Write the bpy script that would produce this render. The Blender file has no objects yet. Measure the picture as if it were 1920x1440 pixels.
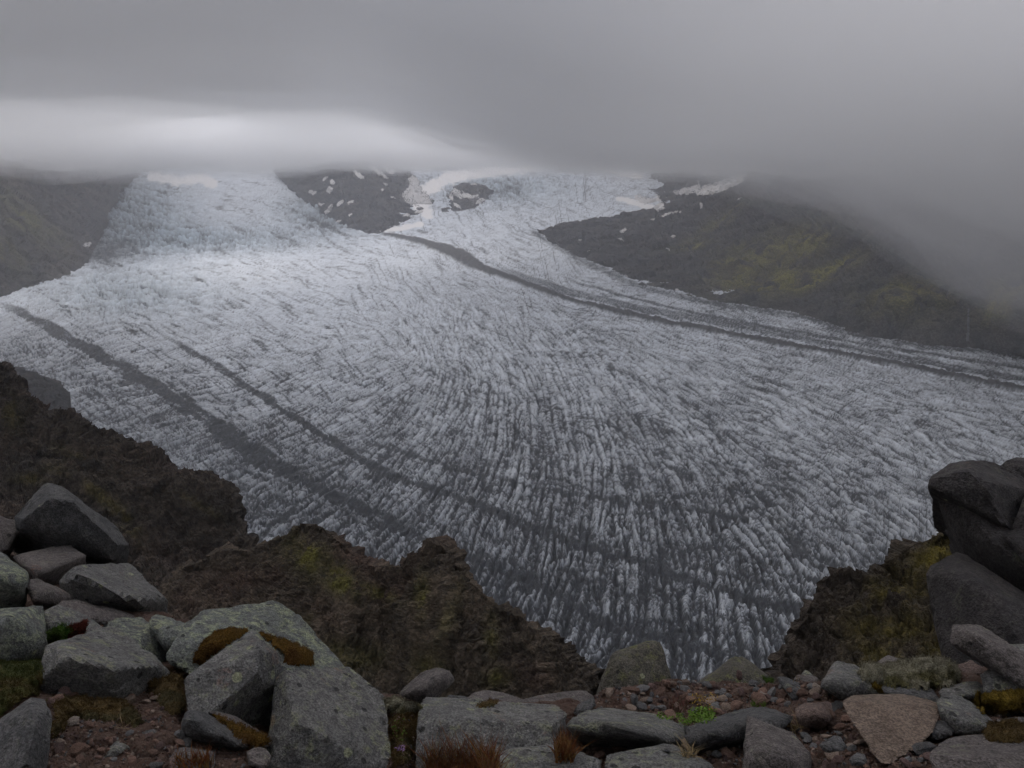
import bpy, bmesh, math, random
import numpy as np
from mathutils import Vector, Matrix
from mathutils.bvhtree import BVHTree

# ------------------------------------------------------------------ camera
SC = bpy.context.scene
COL = SC.collection
F_PX = 1507.0                       # focal length in photo pixels (1920 wide)
PITCH = math.radians(15.93)
cam_data = bpy.data.cameras.new('camera')
cam_data.sensor_width = 36.0
cam_data.lens = 36.0 * F_PX / 1920.0
cam_data.clip_start = 0.05
cam_data.clip_end = 60000.0
cam = bpy.data.objects.new('camera', cam_data)
COL.objects.link(cam)
cam.rotation_euler = (math.pi / 2 - PITCH, 0, 0)
SC.camera = cam

# ------------------------------------------------------------------ light
SUN_EL, SUN_AZ = math.radians(52), math.radians(-35)   # azimuth from +Y (view direction), negative = to the left
world = bpy.data.worlds.new('World')
SC.world = world
world.use_nodes = True
wn, wl = world.node_tree.nodes, world.node_tree.links
wn.clear()
w_out = wn.new('ShaderNodeOutputWorld')
w_bg = wn.new('ShaderNodeBackground')
w_sky = wn.new('ShaderNodeTexSky')
w_sky.sky_type = 'NISHITA'
w_sky.sun_disc = False
w_sky.sun_elevation = SUN_EL
w_sky.sun_rotation = SUN_AZ
w_sky.air_density = 1.0
w_sky.dust_density = 4.0
w_hsv = wn.new('ShaderNodeHueSaturation')          # overcast: the sky's light is almost grey
w_hsv.inputs['Saturation'].default_value = 0.82
wl.new(w_sky.outputs[0], w_hsv.inputs['Color'])
wl.new(w_hsv.outputs[0], w_bg.inputs['Color'])
w_bg.inputs['Strength'].default_value = 0.12
wl.new(w_bg.outputs[0], w_out.inputs['Surface'])
sun_data = bpy.data.lights.new('sun', 'SUN')
sun_data.energy = 1.3
sun_data.angle = math.radians(25)
sun_data.color = (1.0, 0.97, 0.93)
sun = bpy.data.objects.new('sun', sun_data)
COL.objects.link(sun)
sd = Vector((math.sin(SUN_AZ) * math.cos(SUN_EL), math.cos(SUN_AZ) * math.cos(SUN_EL), math.sin(SUN_EL)))
sun.rotation_euler = sd.to_track_quat('Z', 'Y').to_euler()
vs = SC.view_settings
vs.view_transform = 'Standard'
vs.look = 'None'
vs.gamma = 1.0
vs.use_curve_mapping = False
vs.exposure = 1.72
SC.cycles.max_bounces = 8
SC.cycles.diffuse_bounces = 3
SC.cycles.volume_bounces = 3
SC.cycles.transparent_max_bounces = 12
SC.cycles.use_denoising = True

# ------------------------------------------------------------------ maths helpers
FWD = np.array([0, math.cos(PITCH), -math.sin(PITCH)])
UPV = np.array([0, math.sin(PITCH), math.cos(PITCH)])
def ray(px, py):
    px = np.asarray(px, float); py = np.asarray(py, float)
    v = FWD * F_PX + (px[..., None] - 960) * np.array([1.0, 0, 0]) - (py[..., None] - 720) * UPV
    return v / np.linalg.norm(v, axis=-1, keepdims=True)
def at(px, py, d):
    return ray(px, py) * np.asarray(d, float)[..., None]

_rs = np.random.RandomState(7)
PERM = np.concatenate([_rs.permutation(256)] * 3).astype(np.int32)
_g = _rs.normal(size=(256, 3)); GRAD3 = (_g / np.linalg.norm(_g, axis=1, keepdims=True)).astype(np.float32)
_a = _rs.uniform(0, 2 * np.pi, 256); GRAD2 = np.stack([np.cos(_a), np.sin(_a)], 1).astype(np.float32)
def _fade(t): return t * t * t * (t * (t * 6 - 15) + 10)
def pn2(x, y, seed=0):
    x = x + seed * 17.31; y = y - seed * 9.77
    xf = np.floor(x); yf = np.floor(y)
    fx = (x - xf).astype(np.float32); fy = (y - yf).astype(np.float32)
    xi = xf.astype(np.int64) & 255; yi = yf.astype(np.int64) & 255
    u, v = _fade(fx), _fade(fy)
    def g(ix, iy, dx, dy):
        h = PERM[PERM[(ix & 255)] + (iy & 255)]
        q = GRAD2[h]
        return q[..., 0] * dx + q[..., 1] * dy
    a = g(xi, yi, fx, fy); b = g(xi + 1, yi, fx - 1, fy)
    c = g(xi, yi + 1, fx, fy - 1); d = g(xi + 1, yi + 1, fx - 1, fy - 1)
    return (a + u * (b - a)) * (1 - v) + (c + u * (d - c)) * v
def pn3(p, seed=0):
    p = p + np.array([seed * 13.7, seed * 5.3, -seed * 7.9])
    f0 = np.floor(p); f = (p - f0).astype(np.float32); i = f0.astype(np.int64) & 255
    u = _fade(f)
    out = 0
    for dx in (0, 1):
        wx = u[..., 0] if dx else 1 - u[..., 0]
        for dy in (0, 1):
            wy = u[..., 1] if dy else 1 - u[..., 1]
            for dz in (0, 1):
                wz = u[..., 2] if dz else 1 - u[..., 2]
                h = PERM[PERM[PERM[(i[..., 0] + dx) & 255] + ((i[..., 1] + dy) & 255)] + ((i[..., 2] + dz) & 255)]
                q = GRAD3[h]
                out = out + wx * wy * wz * (q[..., 0] * (f[..., 0] - dx) + q[..., 1] * (f[..., 1] - dy) + q[..., 2] * (f[..., 2] - dz))
    return out
def fbm3(p, octv=4, seed=0, gain=0.5, ridged=False):
    s = 0; a = 1.0; q = np.asarray(p, float)
    for o in range(octv):
        n = pn3(q, seed + o)
        if ridged: n = 0.5 - 2 * np.abs(n)
        s = s + a * n; a *= gain; q = q * 2.03
    return s
def cells3(p, seed=0):
    """Voronoi cells: distance to the nearest point, gap to the second, a value per cell"""
    p = np.asarray(p, np.float32) + seed * 3.7
    f0 = np.floor(p); fr = p - f0; i = f0.astype(np.int64) & 255
    d1 = np.full(p.shape[:-1], 9.0, np.float32); d2 = d1.copy(); val = np.zeros(p.shape[:-1], np.float32)
    for dx in (-1, 0, 1):
        for dy in (-1, 0, 1):
            for dz in (-1, 0, 1):
                h = PERM[PERM[PERM[(i[..., 0] + dx) & 255] + ((i[..., 1] + dy) & 255)] + ((i[..., 2] + dz) & 255)]
                g = GRAD3[h] * 0.42 + 0.5 + np.array([dx, dy, dz], np.float32) - fr
                d = (g * g).sum(-1)
                m = d < d1
                d2 = np.where(m, d1, np.minimum(d2, d)); val = np.where(m, PERM[h + 17] / 255.0, val); d1 = np.where(m, d, d1)
    return np.sqrt(d1), np.sqrt(d2) - np.sqrt(d1), val
def smooth(a, b, x):
    t = np.clip((x - a) / (b - a), 0, 1); return t * t * (3 - 2 * t)

# ------------------------------------------------------------------ mesh helpers
def mesh_arrays(name, V, faces, mat=None, attrs=None, smooth_shade=True):
    me = bpy.data.meshes.new(name)
    V = np.ascontiguousarray(V, np.float32).reshape(-1, 3)
    faces = np.ascontiguousarray(faces, np.int32)
    n, k = faces.shape
    me.vertices.add(len(V)); me.vertices.foreach_set('co', V.ravel())
    me.loops.add(n * k); me.loops.foreach_set('vertex_index', faces.ravel())
    me.polygons.add(n); me.polygons.foreach_set('loop_start', np.arange(0, n * k, k, dtype=np.int32))
    me.update(calc_edges=True)
    me.polygons.foreach_set('use_smooth', np.full(n, smooth_shade, bool))
    for an, av in (attrs or {}).items():
        at_ = me.attributes.new(an, 'FLOAT', 'POINT'); at_.data.foreach_set('value', np.ascontiguousarray(av, np.float32).ravel())
    if mat: me.materials.append(mat)
    me.validate()
    return me
def grid_faces(h, w, flip=False):
    i = np.arange(h * w).reshape(h, w)
    a, b, c, d = i[:-1, :-1], i[:-1, 1:], i[1:, 1:], i[1:, :-1]
    f = np.stack([d, c, b, a] if not flip else [a, b, c, d], -1).reshape(-1, 4)
    return f
def link(name, me, label=None, cat=None, kind=None, group=None, parent=None, loc=None):
    o = bpy.data.objects.new(name, me); COL.objects.link(o)
    if loc is not None: o.location = loc
    if parent is not None: o.parent = parent
    for k, v in (('label', label), ('category', cat), ('kind', kind), ('group', group)):
        if v: o[k] = v
    return o
def grid_normals(P):
    du = np.gradient(P, axis=1); dv = np.gradient(P, axis=0)
    n = np.cross(du, dv)
    return n / (np.linalg.norm(n, axis=-1, keepdims=True) + 1e-9)
def inpoly(px, py, poly):
    inside = np.zeros(px.shape, bool); n = len(poly)
    for i in range(n):
        x1, y1 = poly[i]; x2, y2 = poly[(i + 1) % n]
        if y1 == y2: continue
        c = ((y1 > py) != (y2 > py)) & (px < (x2 - x1) * (py - y1) / (y2 - y1) + x1)
        inside ^= c
    return inside
def poly_dist(px, py, pts, closed=False):
    best = np.full(px.shape, 1e9); T = np.zeros(px.shape)
    n = len(pts)
    for i in range(n if closed else n - 1):
        x1, y1 = pts[i][:2]; x2, y2 = pts[(i + 1) % n][:2]
        dx, dy = x2 - x1, y2 - y1
        t = np.clip(((px - x1) * dx + (py - y1) * dy) / (dx * dx + dy * dy + 1e-9), 0, 1)
        d = np.hypot(px - x1 - t * dx, py - y1 - t * dy)
        m = d < best; best[m] = d[m]; T[m] = (i + t)[m]
    return best, T

# ------------------------------------------------------------------ material helpers
class NT:
    def __init__(s, name):
        s.m = bpy.data.materials.new(name); s.m.use_nodes = True
        s.n, s.l = s.m.node_tree.nodes, s.m.node_tree.links
        s.n.clear(); s.out = s.n.new('ShaderNodeOutputMaterial')
        s.b = s.n.new('ShaderNodeBsdfPrincipled'); s.b.inputs['Specular IOR Level'].default_value = 0.25
        s.l.new(s.b.outputs[0], s.out.inputs['Surface'])
    def put(s, sock, v):
        if isinstance(v, bpy.types.NodeSocket): s.l.new(v, sock)
        elif isinstance(v, (tuple, list)) and len(v) == 3 and sock.type == 'RGBA': sock.default_value = (*v, 1)
        else: sock.default_value = v
    def noise(s, vec, scale, detail=4, rough=0.55, dist=0):
        t = s.n.new('ShaderNodeTexNoise'); s.put(t.inputs['Vector'], vec)
        t.inputs['Scale'].default_value = scale; t.inputs['Detail'].default_value = detail
        t.inputs['Roughness'].default_value = rough; t.inputs['Distortion'].default_value = dist
        return t.outputs['Fac']
    def vor(s, vec, scale, feature='F1', rnd=1.0, out='Distance'):
        t = s.n.new('ShaderNodeTexVoronoi'); s.put(t.inputs['Vector'], vec); t.feature = feature
        t.inputs['Scale'].default_value = scale; t.inputs['Randomness'].default_value = rnd
        return t.outputs[out]
    def ramp(s, f, a, b, lo=0.0, hi=1.0):
        t = s.n.new('ShaderNodeMapRange'); t.interpolation_type = 'SMOOTHSTEP'
        s.put(t.inputs['Value'], f); s.put(t.inputs['From Min'], a); s.put(t.inputs['From Max'], b)
        t.inputs['To Min'].default_value = lo; t.inputs['To Max'].default_value = hi
        return t.outputs['Result']
    def mix(s, f, a, b):
        t = s.n.new('ShaderNodeMix'); t.data_type = 'RGBA'
        s.put(t.inputs[0], f); s.put(t.inputs[6], a); s.put(t.inputs[7], b)
        return t.outputs[2]
    def mul(s, a, b, op='MULTIPLY'):
        t = s.n.new('ShaderNodeMath'); t.operation = op; s.put(t.inputs[0], a); s.put(t.inputs[1], b)
        return t.outputs[0]
    def scalecol(s, c, f):
        t = s.n.new('ShaderNodeVectorMath'); t.operation = 'SCALE'; s.put(t.inputs[0], c); s.put(t.inputs['Scale'], f)
        return t.outputs[0]
    def obj(s):
        return s.n.new('ShaderNodeTexCoord').outputs['Object']
    def rnd(s):
        return s.n.new('ShaderNodeObjectInfo').outputs['Random']
    def attr(s, name):
        t = s.n.new('ShaderNodeAttribute'); t.attribute_name = name; return t.outputs['Fac']
    def nz(s):
        g = s.n.new('ShaderNodeNewGeometry'); x = s.n.new('ShaderNodeSeparateXYZ'); s.l.new(g.outputs['True Normal'], x.inputs[0]); return x.outputs['Z']
    def stretch(s, vec, sc):
        t = s.n.new('ShaderNodeMapping'); s.put(t.inputs['Vector'], vec); t.inputs['Scale'].default_value = sc; return t.outputs[0]
    def bump(s, h, strength, dist):
        t = s.n.new('ShaderNodeBump'); s.put(t.inputs['Height'], h)
        t.inputs['Strength'].default_value = strength; t.inputs['Distance'].default_value = dist
        s.l.new(t.outputs[0], s.b.inputs['Normal']); return t
    def fin(s, col, rough=0.9):
        s.put(s.b.inputs['Base Color'], col); s.put(s.b.inputs['Roughness'], rough); return s.m
# ================================================================== GLACIER
def zg(x, y):
    r = np.hypot(x, y)
    z = -600 + 0.5 * 0.15 * (np.sqrt((r - 5400) ** 2 + 300 ** 2) + (r - 5400)) - 6
    z = z + 25 * np.exp(-((r - 5200) / 420) ** 2) * smooth(200, -1400, x)      # convex lip below the left icefall
    return z
def glacier_hit(px, py):
    R = ray(px, py)
    lo = np.full(R.shape[:-1], 500.0); hi = np.full(R.shape[:-1], 16000.0)
    ts = np.linspace(500, 16000, 60)
    prev = np.full(R.shape[:-1], 500.0); found = np.zeros(R.shape[:-1], bool)
    for t in ts[1:]:
        below = (R[..., 2] * t < zg(R[..., 0] * t, R[..., 1] * t)) & ~found
        hi = np.where(below, t, hi); lo = np.where(below, prev, lo)
        found |= below; prev = np.full(R.shape[:-1], t)
    lo = np.where(found, lo, 15990)
    for _ in range(22):
        m = (lo + hi) / 2
        b = R[..., 2] * m < zg(R[..., 0] * m, R[..., 1] * m)
        hi = np.where(b, m, hi); lo = np.where(b, lo, m)
    return (lo + hi) / 2
def GD(px, py): return float(glacier_hit(np.array([float(px)]), np.array([float(py)]))[0])

GH, GW = 640, 1120
gy = np.concatenate([np.linspace(292, 330, 40)[:-1], np.linspace(330, 1345, GH - 39)])
gx = np.linspace(-90, 2010, GW)
PX, PY = np.meshgrid(gx, gy)
Gt = glacier_hit(PX, PY)
G = ray(PX, PY) * Gt[..., None]
X, Y = G[..., 0], G[..., 1]
# direction of the crevasses, degrees above horizontal to the right
flow = [(0,620,22),(100,620,20),(200,800,12),(60,700,15),(350,900,18),(500,950,28),(700,1050,38),(560,1000,30),(850,1150,48),(950,1200,52),(1100,1250,58),
        (1100,1120,72),(1000,1000,72),(1100,950,86),(1250,1100,92),(1200,1000,98),(1300,950,115),(1300,1200,88),(1420,1150,100),(1500,1120,112),(1450,1030,122),(1500,960,135),
        (1600,960,142),(1700,850,158),(1600,1050,130),(1500,850,150),(1400,800,146),(1300,850,132),(1200,850,116),(1200,750,130),(1100,700,124),(1100,820,100),(1000,800,88),(900,750,76),
        (900,880,66),(800,800,52),(750,900,45),(700,700,22),(600,750,24),(600,850,28),(450,650,12),(450,800,18),(300,700,15),(900,640,120),(820,600,95),(1000,640,142),(980,720,112),(1300,700,160),
        (1400,740,160),(1700,740,170),(1850,800,168),(1100,560,156),(1300,620,165),(1500,640,168),(1700,690,170),(1900,730,170),(400,560,4),(550,500,176),(650,600,170),(900,480,160),(1000,520,150),
        (1200,540,158),(1400,590,170),(250,500,15),(300,420,150),(500,400,160),(700,460,172),(1000,400,20),(900,430,10),(1100,380,15),(1000,340,10),(400,340,0)]
fa = np.array(flow, float)
ang = np.radians(fa[:, 2]) * 2
sig = 70.0
C2 = np.zeros_like(PX); S2 = np.zeros_like(PX); W = np.zeros_like(PX)
for (fx, fy, _), an in zip(flow, ang):
    d2 = ((PX - fx) ** 2 + ((PY - fy) * 1.5) ** 2)
    w = 1.0 / (d2 + sig ** 2) ** 1.8
    C2 += w * math.cos(an); S2 += w * math.sin(an)
A = 0.5 * np.arctan2(S2, C2)
A += 0.30 * pn2(PX / 90, PY / 60, 3)
A += 0.22 * pn2(X / 260, Y / 260, 13) + 0.07 * pn2(X / 60, Y / 60, 17)
dPx = np.gradient(G, gx, axis=1); dPy = np.gradient(G, gy, axis=0)
wd = dPx * np.cos(A)[..., None] - dPy * np.sin(A)[..., None]
wd = wd[..., :2] / np.linalg.norm(wd[..., :2], axis=-1, keepdims=True)
def lic(cell, half, steps, seed, cross=False, warp=0.0):
    dx, dy = wd[..., 0], wd[..., 1]
    if cross: dx, dy = -dy, dx
    s = 0
    ox = X; oy = Y
    if warp: 
        ox = X + warp * pn2(X / (warp * 2.5), Y / (warp * 2.5), seed + 5); oy = Y + warp * pn2(X / (warp * 2.5), Y / (warp * 2.5), seed + 9)
    for k in np.linspace(-half, half, steps):
        s = s + pn2((ox + dx * k) / cell, (oy + dy * k) / cell, seed) * (1 - abs(k) / (half * 1.35))
    return s / (s.std() + 1e-9)
R_ = np.hypot(X, Y)
near = smooth(2600, 1100, R_)          # 1 near the camera
mid = smooth(5200, 1800, R_)
L1 = lic(14.5, 95, 21, 1, warp=4)
L2 = lic(9.5, 46, 15, 2, warp=4)
L3 = lic(58, 130, 11, 3, warp=14)
L4 = lic(5.5, 20, 11, 6, warp=2)
L1b = lic(26, 130, 17, 14, warp=8)
L2b = lic(13, 60, 15, 15, warp=4)
L5 = lic(95, 300, 13, 8, warp=30)
L6 = lic(34, 120, 11, 9, warp=12)
X1 = lic(20, 18, 7, 4, cross=True, warp=8)
sx = np.linalg.norm(dPx[..., :2], axis=-1); sy = np.linalg.norm(dPy[..., :2], axis=-1)
def mdist(n):
    """metres to the nearest furrow (zero line of n)"""
    g = np.sqrt((np.gradient(n, gx, axis=1) / sx) ** 2 + (np.gradient(n, gy, axis=0) / sy) ** 2)
    return np.abs(n) / (g + 0.25 * g.mean())
pxm = sx * 1.9
def cut(m, w, k=0.62): return np.exp(-(m / np.maximum(w, k * pxm)) ** 2) * np.minimum(1, w / (k * pxm)) ** 0.45
M1, M1b, M2, M2b, M3 = mdist(L1), mdist(L1b), mdist(L2), mdist(L2b), mdist(L3)
lump = np.clip(pn2(X / 30, Y / 30, 21) + 0.6 * pn2(X / 13, Y / 13, 22), -1, 1)
def crev(n, w): return np.exp(-(n / w) ** 2)
# where the ice is badly broken
brk = smooth(760, 1150, PY + 0.12 * (960 - PX)) * 0.75 + 0.25
brk = np.maximum(brk, 0.85 * smooth(420, 120, PX) * smooth(480, 620, PY))
brk *= 0.75 + 0.5 * pn2(X / 260, Y / 260, 31)
calm = np.exp(-(((PX - 640) / 260) ** 2 + ((PY - 600) / 110) ** 2))
brk *= 1 - 0.75 * calm
fall = np.exp(-(((PX - 250) / 110) ** 2 + ((PY - 400) / 70) ** 2)) + np.exp(-(((PX - 620) / 90) ** 2 + ((PY - 395) / 35) ** 2)) \
     + 0.8 * np.exp(-(((PX - 400) / 190) ** 2 + ((PY - 448) / 26) ** 2)) + 0.8 * np.exp(-(((PX - 930) / 130) ** 2 + ((PY - 350) / 34) ** 2)) \
     + 0.6 * np.exp(-(((PX - 240) / 170) ** 2 + ((PY - 548) / 45) ** 2))
fall = np.clip(fall, 0, 1)
c1, c2, c3, cx = crev(L1, 0.42), crev(L2, 0.42), crev(L3, 0.22), crev(X1, 0.28)
F1 = lic(26, 95, 13, 31, cross=True, warp=10); MF = mdist(F1)
gate_ = lambda q, s_: smooth(-0.25, 0.25, pn2(X / q, Y / q, s_))
def ridge(n, p=0.75): return np.minimum(np.abs(n), 1.3) ** p - 0.7
amp = (0.35 + 0.8 * brk)
H = -amp * 1.6 * np.exp(-(MF / 2.5) ** 1.3) * gate_(80, 106) * mid
H += -amp * (5.0 * np.exp(-(M1 / 2.6) ** 1.3) * (0.3 + 0.7 * near) + 5.5 * np.exp(-(M1b / 4.0) ** 1.3) * (0.4 + 0.6 * mid) + 3.0 * np.exp(-(M2b / 2.0) ** 1.3) * near)
H += amp * (2.8 * ridge(L1) * (0.25 + 0.75 * near) + 3.2 * ridge(L2) * near + 2.6 * ridge(L2b) * (0.2 + 0.8 * near) + 1.2 * ridge(L4) * near + 5.0 * ridge(L1b) * (0.3 + 0.7 * mid) - 5 * c3 * (0.4 + 0.6 * mid) - 2.2 * cx * near)
H += 1.6 * lump * near * brk + 4 * pn2(X / 90, Y / 90, 41)
_p = np.stack([X / 70, Y / 46, 0 * X], -1)
w1, w2, wv = cells3(_p, 4)
w1b, w2b, wvb = cells3(np.stack([X / 26, Y / 19, 0 * X], -1), 5)
serac = 1.2 * (wv - 0.5) + 0.7 * (wvb - 0.5) - 0.9 * smooth(0.22, 0.0, w2) - 0.5 * smooth(0.25, 0.0, w2b)
H += 26 * fall * serac - 6 * (1 - near) * crev(L6, 0.4) * brk
# moraines and dirt bands: polylines on the ice with half width
def band(pts, wobble=5, seed=1):
    d, T = poly_dist(PX, PY + wobble * pn2(X / 160, Y / 160, seed), pts)
    hw = np.interp(T, range(len(pts)), [p[2] for p in pts])
    return np.clip(1.25 - d / hw, 0, 1), d, hw, T
medial = [(722,440,3),(745,443,4),(780,450,6),(820,462,9),(860,478,14),(885,492,13),(905,503,8),(960,522,7),(1020,545,6.5),(1080,565,6.5),(1150,583,7),(1250,604,7),(1350,622,6.5),(1450,641,6),(1550,659,5.5),(1650,677,6),(1750,697,7),(1850,716,6),(2020,745,6)]
mb, md, mhw, _ = band([(q[0], q[1], q[2] * (0.95 if q[0] < 950 else 0.78)) for q in medial], 3, 61)
mb = smooth(0.10, 0.5, mb + 0.22 * pn2(X / 40, Y / 55, 62) + 0.18 * pn2(X / 16, Y / 20, 63))
bands = [
 ([(880,492,4),(960,512,8),(1060,545,8),(1200,578,8),(1400,612,8),(1600,652,7),(1800,690,7),(2000,722,7)], .75, 2),
 ([(1000,500,2),(1100,535,3),(1200,562,3),(1300,586,3),(1450,614,3.5),(1600,640,3.5),(1750,664,4),(2010,702,4)], .8, 1.5),
 ([(-60,560,9),(30,580,12),(110,622,17),(200,672,20),(300,728,22),(390,785,24),(470,845,26),(560,895,22),(650,940,20),(740,985,20),(830,1030,16),(920,1060,14),(1000,1085,16),(1080,1140,16),(1180,1180,14),(1290,1205,13),(1400,1245,12)], .82, 8),
 ([(250,590,5),(345,650,9),(430,700,10),(510,755,12),(590,805,13),(660,850,13),(740,895,13),(830,920,12),(910,950,12),(1000,990,13),(1090,1022,14),(1160,1040,16),(1240,1068,15),(1330,1095,13),(1420,1122,15),(1500,1150,20),(1560,1180,20)], .85, 5),
 ([(600,780,5),(700,830,6),(800,862,6),(900,888,6),(1000,912,7),(1100,930,8),(1200,940,8),(1320,955,9),(1400,975,10)], .5, 5),
 ([(1130,1010,5),(1250,1045,6),(1350,1070,6),(1450,1092,6),(1540,1120,6)], .5, 4),
 ([(480,950,10),(600,1000,14),(720,1060,16),(850,1120,14),(950,1170,12)], .35, 8),
]
D = np.zeros_like(PX)
for pts, st, wob in bands:
    b, d_, hw_, T_ = band([(q[0], q[1], q[2] * (0.68 if wob > 2 else 0.9)) for q in pts], wob, 70 + len(pts))
    streak = pn2(T_ * 1.6, d_ / (0.32 * hw_), 79) + 0.6 * pn2(T_ * 4, d_ / (0.2 * hw_), 80)
    prof = smooth(0.10, 0.62, (1.0 if wob <= 2 else 0.88) * b + (0.25 if wob <= 2 else 0.95) * streak + 0.3 * pn2(X / 24, Y / 24, 75)) * smooth(0, 1.3, T_)
    tex2 = 0.70 + 0.15 * near + (0.3 - 0.15 * near) * np.maximum(np.exp(-(M1 / 4.5) ** 2), smooth(-0.1, 0.35, pn2(X / 11, Y / 11, 104)))
    if wob == 8: HALO = np.exp(-(d_ / 75) ** 2) if st > .5 else np.maximum(HALO, 0.7 * np.exp(-(d_ / 50) ** 2))
    D = np.maximum(D, np.minimum(1, st * (0.92 + 0.38 * near)) * prof * tex2)
# ash collecting in the furrows
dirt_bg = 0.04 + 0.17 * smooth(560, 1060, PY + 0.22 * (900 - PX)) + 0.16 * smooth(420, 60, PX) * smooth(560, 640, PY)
dirt_bg += (0.20 * pn2(X / 260, Y / 180, 81) + 0.20 * pn2(X / 80, Y / 60, 82) + 0.04 * L5) * (0.5 + 0.5 * mid)
dirt_bg += 0.16 * HALO * smooth(560, 760, PY)
dirt_bg *= 1 - 0.45 * calm
gate = lambda q, s_: smooth(-0.25, 0.25, pn2(X / q, Y / q, s_))
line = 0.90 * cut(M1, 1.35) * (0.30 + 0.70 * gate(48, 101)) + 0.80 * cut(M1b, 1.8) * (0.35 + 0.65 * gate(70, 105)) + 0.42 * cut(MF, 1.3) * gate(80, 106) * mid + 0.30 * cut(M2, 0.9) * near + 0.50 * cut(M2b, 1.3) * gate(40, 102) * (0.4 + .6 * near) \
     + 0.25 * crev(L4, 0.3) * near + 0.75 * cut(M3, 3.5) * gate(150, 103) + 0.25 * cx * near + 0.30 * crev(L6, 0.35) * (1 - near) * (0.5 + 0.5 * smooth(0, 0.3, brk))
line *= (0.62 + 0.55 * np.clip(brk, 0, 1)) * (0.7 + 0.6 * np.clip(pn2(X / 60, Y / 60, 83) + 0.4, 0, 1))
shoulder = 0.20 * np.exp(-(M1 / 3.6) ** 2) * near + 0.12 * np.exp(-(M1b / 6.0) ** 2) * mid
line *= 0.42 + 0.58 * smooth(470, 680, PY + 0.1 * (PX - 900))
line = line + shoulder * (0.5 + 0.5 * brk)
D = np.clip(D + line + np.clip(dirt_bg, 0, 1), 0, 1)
D = np.clip(D + fall * (0.10 + 0.5 * np.clip(-serac, -0.3, 1)), 0, 1)
D = np.clip(D + 0.55 * np.exp(-(((PX - 200) / 48) ** 2 + ((PY - 474) / 26) ** 2)) + 0.32 * smooth(330, 210, PX) * smooth(530, 400, PY) + 0.25 * np.exp(-(((PX - 610) / 60) ** 2 + ((PY - 405) / 26) ** 2)), 0, 1)  # left basin's shadow painted dark into the ice colour, plus darker icefall ice
# margin rubble beside the right valley wall
marg = [(1000,436),(1100,492),(1200,537),(1300,562),(1400,577),(1500,592),(1550,607),(1640,637),(1750,649),(1850,657),(1940,670)]
dm, _ = poly_dist(PX, PY, marg)
D = np.clip(D + 0.5 * smooth(9, 1, dm + 5 * pn2(X / 30, Y / 30, 91)), 0, 1)
H += 7 * mb + 4.5 * mb * pn2(X / 28, Y / 28, 92) + 4.0 * mb * pn2(X / 10, Y / 10, 95)
G2 = G.copy(); G2[..., 2] += H
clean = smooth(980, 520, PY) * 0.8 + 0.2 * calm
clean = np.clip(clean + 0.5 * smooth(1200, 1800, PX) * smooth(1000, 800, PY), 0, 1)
SN = np.zeros_like(PX)
for pts, hw in [([(1010,308),(940,316),(880,324),(835,336),(800,355),(778,375),(800,398)], 13), ([(285,328),(330,338),(380,334),(400,345)], 10), ([(1160,372),(1200,382),(1250,398),(1190,404)], 6), ([(1000,306),(1120,312),(1200,330)], 7), ([(700,432),(735,430),(790,420)], 5), ([(900,372),(880,380)], 6), ([(470,515),(600,540)], 0.1)]:
    dd_, _t = poly_dist(PX, PY * 1.0, pts)
    SN = np.maximum(SN, smooth(1.15, 0.6, dd_ / hw + 0.6 * pn2(X / 120, Y / 160, 93) + 0.4 * pn2(X / 40, Y / 60, 94)))
ice = NT('glacier_ice')
o_ = ice.obj()
n1 = ice.noise(o_, 0.22, 5, 0.65); n2 = ice.noise(o_, 0.06, 4, 0.6); n3 = ice.noise(o_, 0.012, 3)
dirt_shade = ice.attr('dirt_shade')
dd = ice.mul(dirt_shade, ice.mul(ice.mul(ice.mul(n1, 0.5), ice.mul(n2, 0.35), 'ADD'), -0.42, 'ADD'), 'ADD'); dd.node.use_clamp = True
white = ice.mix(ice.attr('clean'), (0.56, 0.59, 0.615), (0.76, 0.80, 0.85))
white = ice.mix(ice.ramp(n3, 0.35, 0.7, 0, 0.35), white, (0.50, 0.52, 0.55))
white = ice.mix(ice.attr('blue'), white, (0.40, 0.50, 0.56))
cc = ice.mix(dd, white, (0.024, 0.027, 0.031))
cc = ice.mix(ice.attr('snow'), cc, (0.80, 0.775, 0.75))
cc = ice.mix(ice.attr('rubble'), cc, ice.mix(ice.ramp(ice.mul(n1, n2, 'ADD'), 0.75, 1.25), (0.020, 0.022, 0.026), (0.085, 0.083, 0.085)))
ice.bump(n1, 0.5, 1.0)
ice.fin(cc, 0.75)
gl = link('glacier', mesh_arrays('glacier', G2, grid_faces(len(gy), GW), ice.m, {'dirt_shade': D, 'clean': clean, 'rubble': mb, 'snow': SN, 'blue': 0.75 * fall}), kind='structure')

# ================================================================== LOFTED TERRAIN
def loft(rows, cols, sub, us=None):
    """rows: world-space control rows already sampled on the same columns (R, W, 3); cubic between the rows"""
    R = np.stack(rows)                          # (R, W, 3)
    n = R.shape[0]
    ext = np.concatenate([2 * R[:1] - R[1:2], R, 2 * R[-1:] - R[-2:-1]])
    out = []; vv = []
    for i in range(n - 1):
        p0, p1, p2, p3 = ext[i], ext[i + 1], ext[i + 2], ext[i + 3]
        k = sub[i]
        for t in np.linspace(0, 1, k, endpoint=False):
            # gentle Catmull-Rom
            a = 0.35
            m1 = (p2 - p0) * a; m2 = (p3 - p1) * a
            t2, t3 = t * t, t * t * t
            out.append((2*t3-3*t2+1) * p1 + (t3-2*t2+t) * m1 + (-2*t3+3*t2) * p2 + (t3-t2) * m2); vv.append(i + t)
    out.append(R[-1]); vv.append(n - 1)
    return np.stack(out), np.array(vv)
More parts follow.
